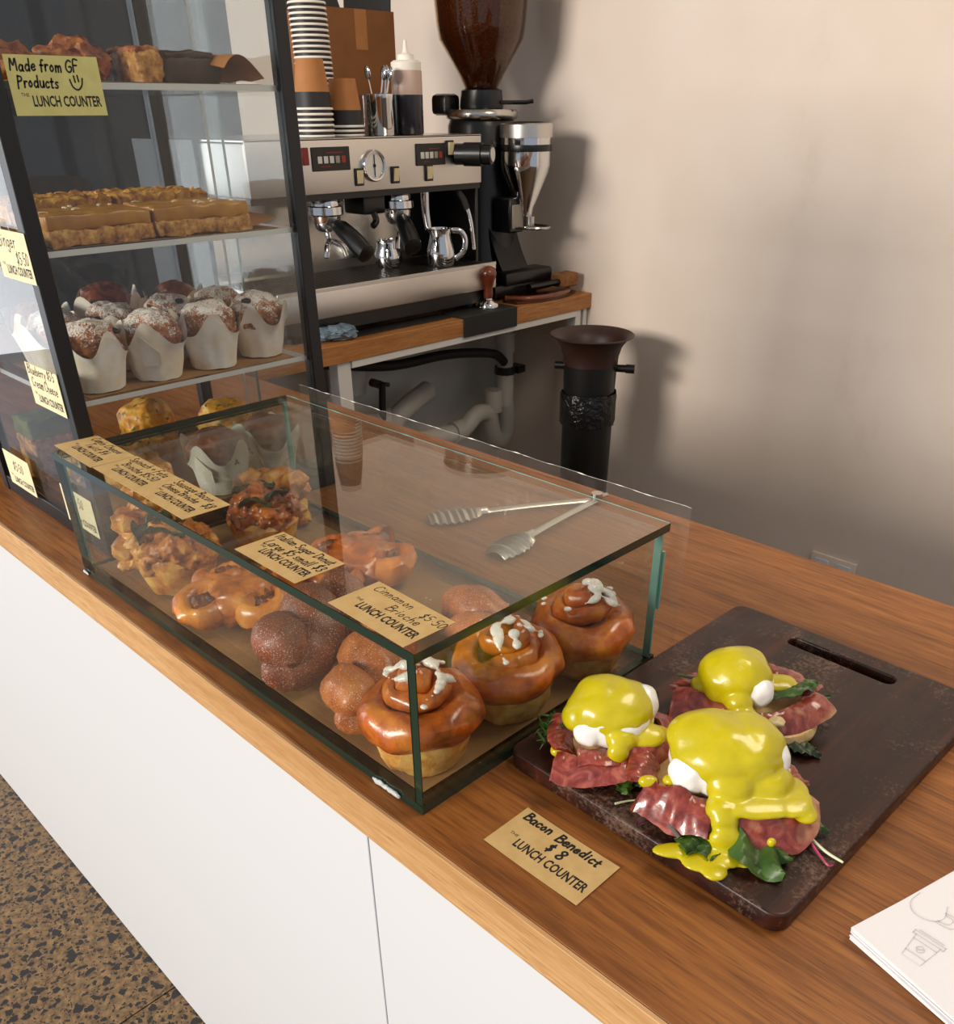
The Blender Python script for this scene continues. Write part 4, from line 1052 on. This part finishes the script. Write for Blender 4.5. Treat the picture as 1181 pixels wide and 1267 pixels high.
# ================================================================== BACK BENCH
BX = -0.775                       # front edge of the bench
bn = thing('back_bench', (-1.1, 1.3, 0), 'oak bench against the wall carrying the coffee machine', 'bench')
mk('bench_top', box(-1.45, BX, .72, YW-.001, Z(-.042), Z(0), .001, 1), 'oak_bench', bn, False)
for y0, y1 in ((.945, .985), (1.835, 1.86), (1.872, 1.888)):
    mk('bench_leg', box(BX-.045, BX-.01, y0, y1, 0, Z(-.0425), .001, 1), 'white_paint_metal', bn, False)
mk('front_rail', box(BX-.034, BX-.004, .985, 1.835, Z(-.060), Z(-.0425), .001, 1), 'white_paint_metal', bn, False)
mk('under_panel', box(-1.18, -1.16, .72, YW-.001, 0.02, Z(-.0425)), 'grey_white_panel', bn, False)
mk('bench_leg', box(-1.42, -1.38, .74, .78, 0, Z(-.0425)), 'white_paint_metal', bn, False)

# plumbing under the bench
xp = -1.02
def px(name, parts, mats, label=None):
    return mk(name, parts, mats, dp, label=label)
dp = thing('drain_pipes', (xp, 1.6, Z(-.5)), 'grey plastic drain pipes with a trap under the back bench', 'pipes')
px('stand_pipe', [cyl((xp, 1.775, Z(-.045)), (xp, 1.775, Z(-.30)), .026), cyl((xp, 1.775, Z(-.13)), (xp, 1.775, Z(-.19)), .032), cyl((xp, 1.775, Z(-.25)), (xp, 1.775, Z(-.36)), .029)], 'pvc_grey')
px('pipe_clip', [cyl((xp, 1.775, Z(-.235)), (xp, 1.775, Z(-.258)), .034), box(xp-.01, xp+.035, 1.80, 1.835, Z(-.258), Z(-.236))], 'black_plastic')
trap = spline([(xp, 1.775, Z(-.34)), (xp, 1.785, Z(-.41)), (xp, 1.775, Z(-.465)), (xp, 1.735, Z(-.475)), (xp, 1.715, Z(-.43)), (xp, 1.695, Z(-.375)), (xp, 1.64, Z(-.365)), (xp, 1.58, Z(-.40)), (xp, 1.50, Z(-.40))], 6)
px('trap', [tube(trap, .028, 14), cyl((xp, 1.575, Z(-.40)), (xp, 1.535, Z(-.40)), .034), cyl((xp, 1.72, Z(-.30)), (xp, 1.72, Z(-.37)), .030)], 'pvc_grey')
px('waste_pipe', [tube(spline([(xp, 1.52, Z(-.40)), (xp, 1.40, Z(-.395)), (xp-.01, 1.33, Z(-.38)), (xp-.03, 1.315, Z(-.33)), (xp-.02, 1.36, Z(-.29)), (xp-.05, 1.48, Z(-.265))], 6), .030, 14)], 'pvc_grey')
px('waste_pipe', [cyl((xp-.04, 1.0, Z(-.34)), (xp-.04, 1.32, Z(-.31)), .030), cyl((xp-.04, 1.19, Z(-.325)), (xp-.04, 1.25, Z(-.319)), .036)], 'pvc_grey')
hs = thing('black_hose', (-1.0, 1.4, Z(-.14)), 'black rubber hose curving under the bench to the stand pipe', 'hose')
mk('hose', tube(spline([(xp+.02, 1.75, Z(-.215)), (xp+.03, 1.68, Z(-.175)), (xp+.02, 1.50, Z(-.150)), (xp, 1.30, Z(-.150)), (xp-.02, 1.10, Z(-.115)), (xp-.02, .9, Z(-.07))], 8), .014, 10), 'black_rubber', hs)
mk('hose_tail', tube(spline([(xp-.02, 1.28, Z(-.20)), (xp-.02, 1.275, Z(-.32)), (xp-.01, 1.29, Z(-.46)), (xp, 1.40, Z(-.49)), (xp, 1.52, Z(-.47))], 6), .010, 8), 'black_rubber', hs)
vb = thing('valve_box', (-1.14, 1.1, Z(-.2)), 'pale valve box with grey bracket under the bench', 'valve box')
mk('box', box(-1.16, -1.10, 1.14, 1.27, Z(-.24), Z(-.10), .004), 'grey_white_panel', vb)
mk('bracket', [box(-1.10, -1.085, 1.09, 1.125, Z(-.22), Z(-.10)), box(-1.10, -1.085, 1.02, 1.10, Z(-.135), Z(-.12))], 'dark_steel', vb)
mk('tap', [cyl((-1.10, 1.29, Z(-.21)), (-1.06, 1.29, Z(-.21)), .012), cyl((-1.06, 1.27, Z(-.20)), (-1.06, 1.32, Z(-.215)), .006)], 'dark_steel', vb)

# ================================================================== ESPRESSO MACHINE
yl, yr = .83, 1.532
xf_, xt, xsp, xbk = -.88, -.825, -1.07, -1.36
zt = .415
em = thing('espresso_machine', (-1.1, 1.18, Z(0)), 'stainless two-group espresso machine on the back bench', 'espresso machine')
mk('body', [box(xbk, xsp-.005, yl, yr-.012, Z(.06), Z(.30), .004), box(xbk, xf_-.006, yl, yr-.012, Z(.305), Z(zt-.006), .004)], 'brushed_steel', em)
mk('front_panel', box(xf_-.006, xf_, yl, yr, Z(.305), Z(zt), .002, 2), 'brushed_steel', em)
mk('top_tray', box(xbk, xf_, yl, yr, Z(zt-.005), Z(zt), .001, 1), 'steel', em)
mk('panel_underside', box(xsp, xf_-.006, yl, yr, Z(.292), Z(.305)), 'black_plastic', em)
mk('side_panel', box(xbk, xf_-.012, yr-.012, yr, Z(.05), Z(.304), .002, 1), 'black_plastic', em, label='black right side panel')
mk('side_panel', box(xbk, xsp, yl-.012, yl, Z(.05), Z(zt), .002, 1), 'black_plastic', em)
mk('backsplash', box(xsp-.004, xsp, yl, yr-.10, Z(.135), Z(.292)), 'steel', em)
mk('backsplash_black', box(xsp-.002, xsp+.012, yr-.10, yr-.012, Z(.12), Z(.292)), 'black_plastic', em)
mk('drip_tray', [box(xsp, xt, yl, yr, Z(.052), Z(.112), .003, 2), box(xt-.006, xt, yl, yr, Z(.110), Z(.119), .001, 1)], 'brushed_steel', em)
for i in range(16):
    x = xsp+.018+i*.0142
    mk('grate_bar', box(x, x+.008, yl+.012, yr-.012, Z(.112), Z(.1155)), 'dark_steel', em, False)
for y in (yl+.06, yr-.06):
    for x in (xbk+.05, xt-.05): mk('foot', cyl((x, y, Z(0.0005)), (x, y, Z(.054)), .022), 'black_plastic', em)
mk('base_skirt', box(xbk+.02, xt-.012, yl+.02, yr-.02, Z(.02), Z(.052)), 'black_plastic', em)
for y0, y1 in ((.996, 1.102), (1.305, 1.402)):
    pad = mk('button_pad', box(xf_-.001, xf_+.003, y0, y1, Z(.351), Z(.398), .001, 1), 'black_plastic', em)
    for k in range(5):
        yc = y0+(y1-y0)*(.20+.155*k)
        b = lathe([(.006, 0), (.0072, .012), (.0, .012)], 10)
        mk('cup_icon', box(xf_+.003, xf_+.0042, yc-.0058, yc+.0058, Z(.366), Z(.380), .0005, 1), 'button_white' if k < 3 else ('badge' if k == 3 else 'button_red'), pad)
    mk('pad_line', [box(xf_+.003, xf_+.0036, y0+.04, y1-.02, Z(.3855), Z(.388))], 'red_plastic', pad)
    mk('pad_line', [box(xf_+.003, xf_+.0036, y0+.022, y1-.055, Z(.359), Z(.361))], 'red_plastic', pad)
mk('indicator', box(xf_-.001, xf_+.004, .972, .988, Z(.364), Z(.398), .001, 1), 'red_plastic', em)
gxm = Matrix.Translation((xf_, 1.168, Z(.357))) @ Matrix.Rotation(PI/2, 4, 'Y')
g = mk('pressure_gauge', xf(lathe([(.026, 0), (.0335, 0), (.0335, .010), (.031, .013), (.028, .012), (.0275, .008), (.026, .008)], 36), gxm), 'chrome', em)
mk('gauge_face', xf(lathe([(0, .007), (.028, .007), (.028, .006), (0, .006)], 32), gxm), 'gauge_face', g)
mk('needle', [box(xf_+.0085, xf_+.0095, 1.167, 1.169, Z(.334), Z(.380)), box(xf_+.0085, xf_+.0095, 1.1645, 1.1715, Z(.354), Z(.360))], 'ink', g)
for y, z in ((1.115, .322), (1.225, .322), (1.335, .322), (1.408, .372)):
    s = mk('rocker_switch', box(xf_-.001, xf_+.004, y-.002, y+.023, Z(z-.005), Z(z+.031), .001, 1), 'black_plastic', em)
    mk('rocker', [([Vector(v) for v in ((xf_+.004, y+.003, Z(z)), (xf_+.004, y+.019, Z(z)), (xf_+.004, y+.019, Z(z+.027)), (xf_+.004, y+.003, Z(z+.027)),
                    (xf_+.005, y+.003, Z(z)), (xf_+.005, y+.019, Z(z)), (xf_+.010, y+.019, Z(z+.027)), (xf_+.010, y+.003, Z(z+.027)))],
                   [[0, 3, 2, 1], [4, 5, 6, 7], [0, 1, 5, 4], [2, 3, 7, 6], [1, 2, 6, 5], [0, 4, 7, 3]])], 'switch_cream', s, False)
kn = mk('steam_knob', [cyl((xf_, 1.445, Z(.372)), (xf_+.085, 1.485, Z(.372)), .024, 20, .022), cyl((xf_+.02, 1.452, Z(.372)), (xf_+.062, 1.474, Z(.372)), .0265)], 'black_plastic', em)
mk('knob_cap', cyl((xf_+.085, 1.485, Z(.372)), (xf_+.088, 1.4865, Z(.372)), .016), 'button_white', kn)
mk('steam_wand', tube(spline([(xf_-.03, 1.46, Z(.30)), (xf_-.005, 1.47, Z(.27)), (xf_+.012, 1.478, Z(.22)), (xf_+.018, 1.484, Z(.15))], 6), .0055, 10), 'chrome', em)
mk('wand_grip', tube([(xf_-.03, 1.46, Z(.30)), (xf_-.005, 1.47, Z(.268)), (xf_+.004, 1.474, Z(.245))], .0085, 10), 'black_rubber', em)
mk('water_spout', tube(spline([(xf_-.06, 1.385, Z(.30)), (xf_-.06, 1.385, Z(.25)), (xf_-.055, 1.388, Z(.20))], 5), lambda s: .012-.003*s, 12), 'chrome', em)
mk('hot_water_hook', [tube(spline([(xf_-.07, 1.20, Z(.295)), (xf_-.05, 1.20, Z(.26)), (xf_-.045, 1.205, Z(.235)), (xf_-.04, 1.19, Z(.225))], 5), .008, 10),
                      box(xf_-.12, xf_-.04, 1.165, 1.235, Z(.25), Z(.295), .006)], 'black_plastic', em)
for yg, aim in ((1.062, .05), (1.284, -.45)):
    xg = xf_-.055
    gh = mk('group_head', lathe([(0, .045), (.030, .045), (.034, .040), (.034, .022), (.041, .020), (.0415, .004), (.036, 0), (0, 0)], 32, (xg, yg, Z(.255))), 'chrome', em)
    mk('group_collar', box(xg-.10, xg, yg-.03, yg+.03, Z(.262), Z(.305), .008), 'steel', gh)
    pf = mk('portafilter', [lathe([(0, 0), (.020, .0), (.027, .006), (.033, .020), (.034, .034), (.030, .036), (0, .036)], 28, (xg, yg, Z(.222)))], 'chrome', em)
    d = Vector((math.cos(aim), math.sin(aim), 0)); st = Vector((xg, yg, Z(.238)))+d*.030
    mk('filter_handle', tube([st, st+d*.025+Vector((0, 0, -.008)), st+d*.06+Vector((0, 0, -.026)), st+d*.090+Vector((0, 0, -.046)), st+d*.106+Vector((0, 0, -.055)), st+d*.111+Vector((0, 0, -.058))],
                             lambda s: .0125 if s < .15 else (.0165+.006*math.sin(s*2.6) if s < .93 else .010), 16), 'black_plastic', pf)
    mk('spout', [tube(spline([(xg, yg, Z(.224)), (xg+.005, yg, Z(.205)), (xg+.022, yg+s*.022, Z(.190)), (xg+.028, yg+s*.030, Z(.168))], 5), .0065, 10) for s in (-1, 1)], 'chrome', pf)

# milk jug on the drip tray
jg = thing('milk_jug', (-.905, 1.402, Z(.1165)), 'steel milk jug standing on the drip tray', 'jug', absolute=False)
mk('jug_body', [lathe([(0, 0), (.034, 0), (.037, .004), (.0375, .035), (.030, .062), (.028, .074), (.032, .088), (.0305, .088), (.0265, .074), (.0285, .062), (.036, .034), (.035, .006), (0, .004)], 36,
      fn=lambda a, r, z: (r+(.008*max(0, math.cos(a+2.2))**8 if z > .08 else 0), z))], 'chrome', jg)
mk('handle', tube(spline([(.02, .024, .082), (.034, .040, .080), (.042, .050, .060), (.038, .046, .030), (.024, .030, .014)], 6), .0045, 10, squash=1.6), 'chrome', jg)
e = thing('steel_jug', (-.985, 1.285, Z(.1165)), 'round steel jug under the right group head', 'jug', absolute=False)
mk('jug_body', lathe([(0, 0), (.030, 0), (.036, .012), (.036, .030), (.028, .050), (.030, .064), (.0285, .064), (.0265, .05), (.034, .03), (.034, .014), (0, .004)], 32), 'chrome', e)
mk('handle', tube(spline([(.022, -.018, .056), (.036, -.03, .050), (.036, -.03, .024), (.024, -.02, .012)], 5), .004, 8), 'chrome', e)

# ------------------------------------------------------------------ things on top of the machine
mt = Z(zt+.0006)
def cup_profile(r0, r1, h): return [(0, 0), (r0, 0), (r0, h*.02), (r1, h), (r1+.0025, h), (r1+.0025, h-.004), (r1, h-.004)]
def cup_stack(x, y, n, label, kind, step=.0105, lean=(0, 0)):
    """Paper cups nested mouth down; each cup is a thing of its own."""
    for i in range(n):
        top = i == n-1
        e = thing('paper_cup', (x+lean[0]*i, y+lean[1]*i, mt+i*step), label[0] if top else label[1] % (ORD[n-1-i] if i else 'lowest'), 'paper cup', label[2], absolute=False)
        h = .095
        # inverted cup: wide rolled rim at the bottom
        rim = lathe([(.0405, .0), (.0435, .0005), (.0440, .0025), (.0425, .0048), (.0400, .0045)], 28)
        mk('rim', rim, 'cup_white', e)
        if top:
            mk('cup_wall', lathe([(.041, .004), (.0385, .034)], 28), 'cup_black', e)
            mk('sleeve', lathe([(.0388, .034), (.0300, h), (.028, h), (0, h-.003)], 28), 'kraft' if kind == 'kraft' else 'cup_black', e)
        else:
            mk('cup_wall', lathe([(.041, .004), (.0392, .024)], 28), 'cup_black', e)
cup_stack(-.945, 1.062, 6, ('upper kraft-sleeved cup of the short stack by the case post', 'upside-down cup, %s from the top of the short stack by the post', 'cups in the short stack by the post'), 'kraft')
cup_stack(-.945, 1.148, 3, ('kraft-sleeved cup upside down beside the spoon holder', 'upside-down cup, %s from the top beside the spoon pot', 'cups beside the spoon holder'), 'kraft', .009)
cup_stack(-1.045, 1.152, 26, ('black cup topping the tall stack before the cardboard box', 'white-rimmed black cup, %s from the top of the tall stack', 'cups in the tall stack'), 'black', .0102, (-.0003, -.0002))
e = thing('cardboard_box', (-1.20, 1.40, mt), 'open brown cardboard box on top of the espresso machine', 'cardboard box')
bx0, bx1, by0, by1, bz1 = -1.33, -1.12, 1.245, 1.462, mt+.262
mk('box_side', box(bx1-.004, bx1, by0, by1, mt, bz1), 'cardboard', e, False); mk('box_side', box(bx0, bx0+.004, by0, by1, mt, bz1), 'cardboard', e, False)
mk('box_side', box(bx0+.004, bx1-.004, by0, by0+.004, mt, bz1), 'cardboard', e, False); mk('box_side', box(bx0+.004, bx1-.004, by1-.004, by1, mt, bz1), 'cardboard', e, False)
mk('box_bottom', box(bx0+.004, bx1-.004, by0+.004, by1-.004, mt, mt+.004), 'cardboard', e, False)
mk('shaded_flap', sheet(lambda u, v: (bx0+.002-.05*v, by0+u*(by1-by0), bz1+.09*v), 3, 3, .004), 'cup_black', e, False)  # both flaps coloured black, painting the shade of the box opening
mk('shaded_flap', sheet(lambda u, v: (bx0+.01+u*(bx1-bx0-.02), by1-.002+.004*v, bz1+.06*v), 3, 3, .003), 'cup_black', e, False)
mk('packing_tape', box(bx1, bx1+.0006, 1.335, 1.372, mt+.18, bz1), 'kraft', e, False)
# spoon holder, clear pot, sauce bottle
e = thing('spoon_pot', (-.945, 1.256, mt), 'steel pot holding teaspoons on the machine', 'pot', absolute=False)
mk('pot', lathe([(0, 0), (.033, 0), (.034, .002), (.034, .072), (.035, .074), (.035, .084), (.033, .084), (.033, .004), (0, .004)], 32), 'chrome', e)
for i, (dx, dy, a) in enumerate(((-.008, -.01, .25), (.006, .0, .32), (.0, .012, .15), (-.012, .004, -.35))):
    s = thing('teaspoon', (-.945+dx*.6, 1.256+dy*.6, mt+.0055), ('steel teaspoon leaning to the right in the pot', 'steel teaspoon beside it with the widest lean', 'upright steel teaspoon in the pot', 'teaspoon bowl leaning to the left in the pot')[i], 'teaspoon', 'teaspoons in the steel pot', absolute=False)
    s.rotation_euler = (-a*.5, a*.3, 0)
    mk('stem', tube([(0, 0, 0), (0, 0, .06), (0, .002, .118)], .0026, 8, squash=.6), 'chrome', s)
    mk('bowl', xf(blob((0, .003, .122), (.0105, .004, .015), 3), Matrix.Identity(4)), 'chrome', s)
e = thing('clear_pot', (-.965, 1.205, mt), 'clear plastic pot between the kraft cup and the steel pot', 'pot', absolute=False)
mk('pot_wall', lathe([(0, 0), (.024, 0), (.030, .080), (.031, .082), (.0295, .082), (.0235, .003), (0, .003)], 28), 'clear_plastic', e)
e = thing('sauce_bottle', (-.945, 1.343, mt), 'squeeze bottle of dark syrup with a pale nozzle cap', 'squeeze bottle', absolute=False)
mk('syrup', lathe([(0, 0), (.035, 0), (.0375, .004), (.0375, .083), (0, .083)], 32), 'syrup', e)
mk('bottle', lathe([(.0375, .083), (.0372, .130), (.034, .135), (0, .135)], 32), 'bottle_plastic', e)
mk('cap', lathe([(.0355, .1305), (.0362, .134), (.0362, .148), (.030, .152), (.020, .153), (.020, .163), (.010, .166), (.0065, .170), (.0035, .192), (0, .192)], 32), 'cup_white', e)

# ================================================================== GRINDER
gX, gY = -1.035, 1.690
gr = thing('coffee_grinder', (gX, gY, Z(0)), 'black coffee grinder with bean hopper between machine and wall', 'coffee grinder')
mk('base', [box(gX-.11, gX+.165, gY-.115, gY+.135, Z(.012), Z(.045), .01), box(gX+.10, gX+.175, gY-.08, gY+.12, Z(.04), Z(.075), .008)], 'black_plastic', gr)
body = [lathe([(0, .04), (.110, .04), (.108, .10), (.098, .16), (.094, .30), (.094, .430), (.088, .445), (0, .445)], 40, (gX, gY, Z(0)))]
mk('motor_body', body, 'black_plastic', gr)
def swoop(u, v):
    z = .045+.20*u
    x = gX+.06+.085*(1-u)**1.8
    return (x, gY-.055+.11*v+.0*u, Z(z))
mk('neck', sheet(swoop, 10, 4, .02), 'black_plastic', gr)
mk('grind_ring', lathe([(.07, .445), (.096, .445), (.100, .450), (.100, .462), (.095, .468), (.06, .468)], 40, (gX, gY, Z(0))), 'steel', gr)
mk('collar', lathe([(0, .468), (.058, .468), (.060, .474), (.056, .512), (.046, .516), (0, .516)], 36, (gX, gY, Z(0))), 'black_plastic', gr)
mk('collar_lever', tube([(gX+.055, gY+.02, Z(.484)), (gX+.10, gY+.07, Z(.484)), (gX+.115, gY+.085, Z(.487))], .005, 8), 'black_plastic', gr)
mk('hopper_catch', box(gX-.10, gX-.04, gY-.10, gY-.04, Z(.455), Z(.505), .012), 'black_plastic', gr)
hp = [(.044, .514), (.060, .545), (.112, .625), (.118, .655), (.132, .80), (.134, .815)]
hop = mk('hopper', [lathe(hp, 40, (gX, gY, Z(0))), lathe([(r-.003, z) for r, z in hp][::-1], 40, (gX, gY, Z(0)))], 'hopper_plastic', gr)
mk('beans', rough(lathe([(0, .517), (.039, .518), (.054, .546), (.105, .625), (.110, .655), (.118, .742), (.08, .752), (0, .756)], 60, (gX, gY, Z(0))), .004, 220, 1), 'coffee_bean', gr)
mk('hopper_lid', lathe([(0, .815), (.136, .815), (.137, .828), (0, .832)], 40, (gX, gY, Z(0))), 'black_plastic', hop)
# doser funnel in front
dX, dY = gX+.158, gY+.012
ds = mk('doser', lathe([(.0, .215), (.020, .215), (.024, .235), (.066, .325), (.069, .340), (.069, .405), (0, .405)], 40, (dX, dY, Z(0))), 'chrome', gr)
mk('doser_band', lathe([(.0692, .372), (.0698, .374), (.0698, .386), (.0692, .388)], 40, (dX, dY, Z(0))), 'black_plastic', ds)
mk('doser_rim', lathe([(.066, .403), (.0715, .404), (.0715, .434), (.066, .437)], 40, (dX, dY, Z(0))), 'brushed_steel', ds)
mk('doser_lid', lathe([(0, .441), (.040, .441), (.062, .438), (.067, .434), (.067, .430), (0, .430)], 40, (dX, dY, Z(0))), 'black_plastic', ds)
mk('doser_bracket', box(gX+.07, dX-.02, dY-.03, dY+.03, Z(.18), Z(.36), .006), 'black_plastic', gr)
mk('badge', box(dX+.002, dX+.006, dY-.058, dY-.012, Z(.185), Z(.245), .002, 1), 'badge', gr)
mk('badge_mount', box(dX-.06, dX+.002, dY-.066, dY-.006, Z(.175), Z(.262), .004, 1), 'black_plastic', gr)
mk('filter_fork', [tube(spline([(dX-.02, dY-.045, Z(.188)), (dX+.05, dY-.035, Z(.188)), (dX+.075, dY+.005, Z(.188)), (dX+.05, dY+.045, Z(.188)), (dX-.01, dY+.05, Z(.188))], 6), .0038, 8), cyl((dX+.02, dY, Z(.19)), (dX+.02, dY, Z(.215)), .012)], 'steel', gr)
for dx in (-.08, .12):
    for dy in (-.08, .09): mk('foot', cyl((gX+dx, gY+dy, Z(.0005)), (gX+dx, gY+dy, Z(.013)), .014), 'black_rubber', gr)

# ================================================================== BENCH TOP BITS
e = thing('tamping_mat', (BX-.04, 1.42, Z(0)), 'black rubber tamping mat folded over the bench edge', 'mat')
mk('mat_top', [box(BX-.085, BX+.004, 1.355, 1.560, Z(.0006), Z(.006), .001, 1)], 'black_rubber', e, False)
mk('mat_lip', box(BX+.0004, BX+.005, 1.355, 1.560, Z(-.046), Z(.0055), .001, 1), 'black_rubber', e, False)
e = thing('tamper', (-.822, 1.497, Z(.0064)), 'coffee tamper with turned wooden handle and steel foot', 'tamper', absolute=False)
mk('foot', lathe([(0, 0), (.029, 0), (.029, .008), (.026, .012), (.012, .020), (.010, .026), (0, .026)], 32), 'chrome', e)
mk('handle', lathe([(.0, .024), (.012, .024), (.0135, .034), (.0125, .050), (.0165, .066), (.0225, .080), (.0235, .088), (.020, .098), (.010, .104), (0, .105)], 32), 'mahogany', e)
e = thing('wooden_tray', (-.83, 1.72, Z(0)), 'curved dark wooden tray at the wall end of the bench', 'tray')
mk('tray_floor', sheet(lambda u, v: (-.865+.085*v-.05*(2*u-1)**2*v*.6, 1.60+.26*u, Z(.004)), 16, 6, .006), 'dark_tray_wood', e)
mk('tray_rim', tube(spline([(-.855, 1.60, Z(.012)), (-.800, 1.645, Z(.012)), (-.785, 1.73, Z(.012)), (-.800, 1.81, Z(.012)), (-.845, 1.86, Z(.012))], 8), .008, 10), 'mahogany', e)
e = thing('bench_brush', (-.86, 1.80, Z(.02)), 'brown bristled bench brush with black handle by the wall', 'brush')
mk('handle', tube(spline([(-.838, 1.68, Z(.034)), (-.834, 1.74, Z(.034)), (-.830, 1.80, Z(.036))], 5), .012, 10, squash=.7), 'black_plastic', e)
mk('bristles', rough(box(-.856, -.806, 1.80, 1.868, Z(.0205), Z(.058), .006, 2), .004, 200, 2), 'bristle', e)
e = thing('cleaning_cloth', (-.86, .985, Z(0)), 'blue-grey cleaning cloth crumpled on the bench by the tray', 'cloth')
mk('cloth', rough(blob((-.835, .975, Z(.017)), (.045, .060, .018), 4, .45, 40, 3, flat=-.0165), .004, 120, 2), 'blue_cloth', e)
e = thing('drain_mat', (-.83, 1.15, Z(0)), 'black strip of rubber matting under the front of the machine', 'mat')
mk('strip', box(-.865, -.812, .96, 1.345, Z(.0005), Z(.004)), 'black_rubber', e, False)

# ================================================================== KNOCK TUBE AND WALL BITS
kx, ky, kz = -.562, 1.634, Z(-.05)
e = thing('knock_tube', (kx, ky, 0), 'tall black knock-out tube with a flared brown funnel beside the bench', 'knock tube')
mk('tube', [lathe([(.060, .02), (.066, .0), (.066, .012), (.072, kz-.14), (.074, kz-.06)], 40, (kx, ky, 0)), lathe([(.070, kz-.06), (.066, .30), (0, .30)], 40, (kx, ky, 0))], 'black_plastic', e)
mk('funnel', [lathe([(.075, kz-.075), (.076, kz-.055), (.084, kz-.028), (.098, kz-.010), (.113, kz-.001), (.116, kz), (.112, kz+.003), (.094, kz-.006), (.080, kz-.024), (.071, kz-.055), (.060, kz-.10)], 48, (kx, ky, 0))], 'tube_rim_brown', e)
mk('knock_bar', [cyl((kx-.085, ky-.05, kz-.085), (kx+.085, ky+.05, kz-.085), .010), cyl((kx+.085, ky+.05, kz-.085), (kx+.105, ky+.062, kz-.085), .012)], 'black_plastic', e)
mk('grounds', rough(lathe([(0, kz-.075), (.04, kz-.08), (.069, kz-.10)], 30, (kx, ky, 0)), .008, 60, 3), 'coffee_grounds', e)
mk('bag_cuff', rough(lathe([(.0755, kz-.24), (.0775, kz-.23), (.078, kz-.16), (.0755, kz-.15)], 60, (kx, ky, 0)), .005, 55, 4), 'bin_bag', e)
e = thing('wall_socket', (.122, YW-.01, Z(-.58)), 'white double wall socket low on the wall behind the counter', 'socket')
mk('plate', box(.058, .186, YW-.009, YW-.0005, Z(-.66), Z(-.577), .002, 2), 'wall_paint', e)
mk('socket_insert', box(.070, .110, YW-.011, YW-.009, Z(-.645), Z(-.590), .001, 1), 'white_laminate', e); mk('socket_insert', box(.132, .172, YW-.011, YW-.009, Z(-.645), Z(-.590), .001, 1), 'white_laminate', e)

# ================================================================== TONGS
tg = thing('serving_tongs', (.24, .5, Z(0)), 'steel serving tongs with scalloped ends lying behind the glass case', 'tongs')
hx, hy = .259, .612
for tip, s in (((.282, .385), 1), ((.142, .402), -1)):
    d = Vector((tip[0]-hx, tip[1]-hy, 0)); L = d.length; d.normalize(); n = Vector((-d.y, d.x, 0))
    def arm(u, v, s=s, d=d, L=L, n=n):
        w = .011+.002*u
        if u > .70: w = .013+.030*math.sin(min(1, (u-.70)/.30*.93)*PI)**.6+.003*abs(math.sin((u-.7)*60))
        p = Vector((hx, hy, 0))+d*(L*u)+n*((v-.5)*w)
        cup = .006*(1-(2*v-1)**2)*(1 if u > .66 else .45)+(.0016*math.sin(u*150) if u > .74 else 0)
        return (p.x, p.y, Z(.004)+cup+.003*math.sin(u*3))
    mk('arm', sheet(arm, 110, 8, .0012), 'brushed_steel', tg)
mk('hinge', [cyl((hx, hy, Z(.0015)), (hx, hy, Z(.0145)), .008), tube([(hx, hy, Z(.008)), (hx+.004, hy+.018, Z(.008))], .003, 8)], 'steel', tg)
# crumbs of sugar on the case floor stay as loose grains
rc = random.Random(5)
mk('sugar_crumbs', [blob((.36+rc.gauss(0, .035), .255+rc.gauss(0, .02), bpz+.0022), (.0011, .0011, .0008), 1) for _ in range(26)], 'icing', None, kind='stuff',
   label='loose sugar crumbs scattered on the baking paper', cat='crumbs')

for o in bpy.data.objects:
    if '_o' in o: del o['_o']
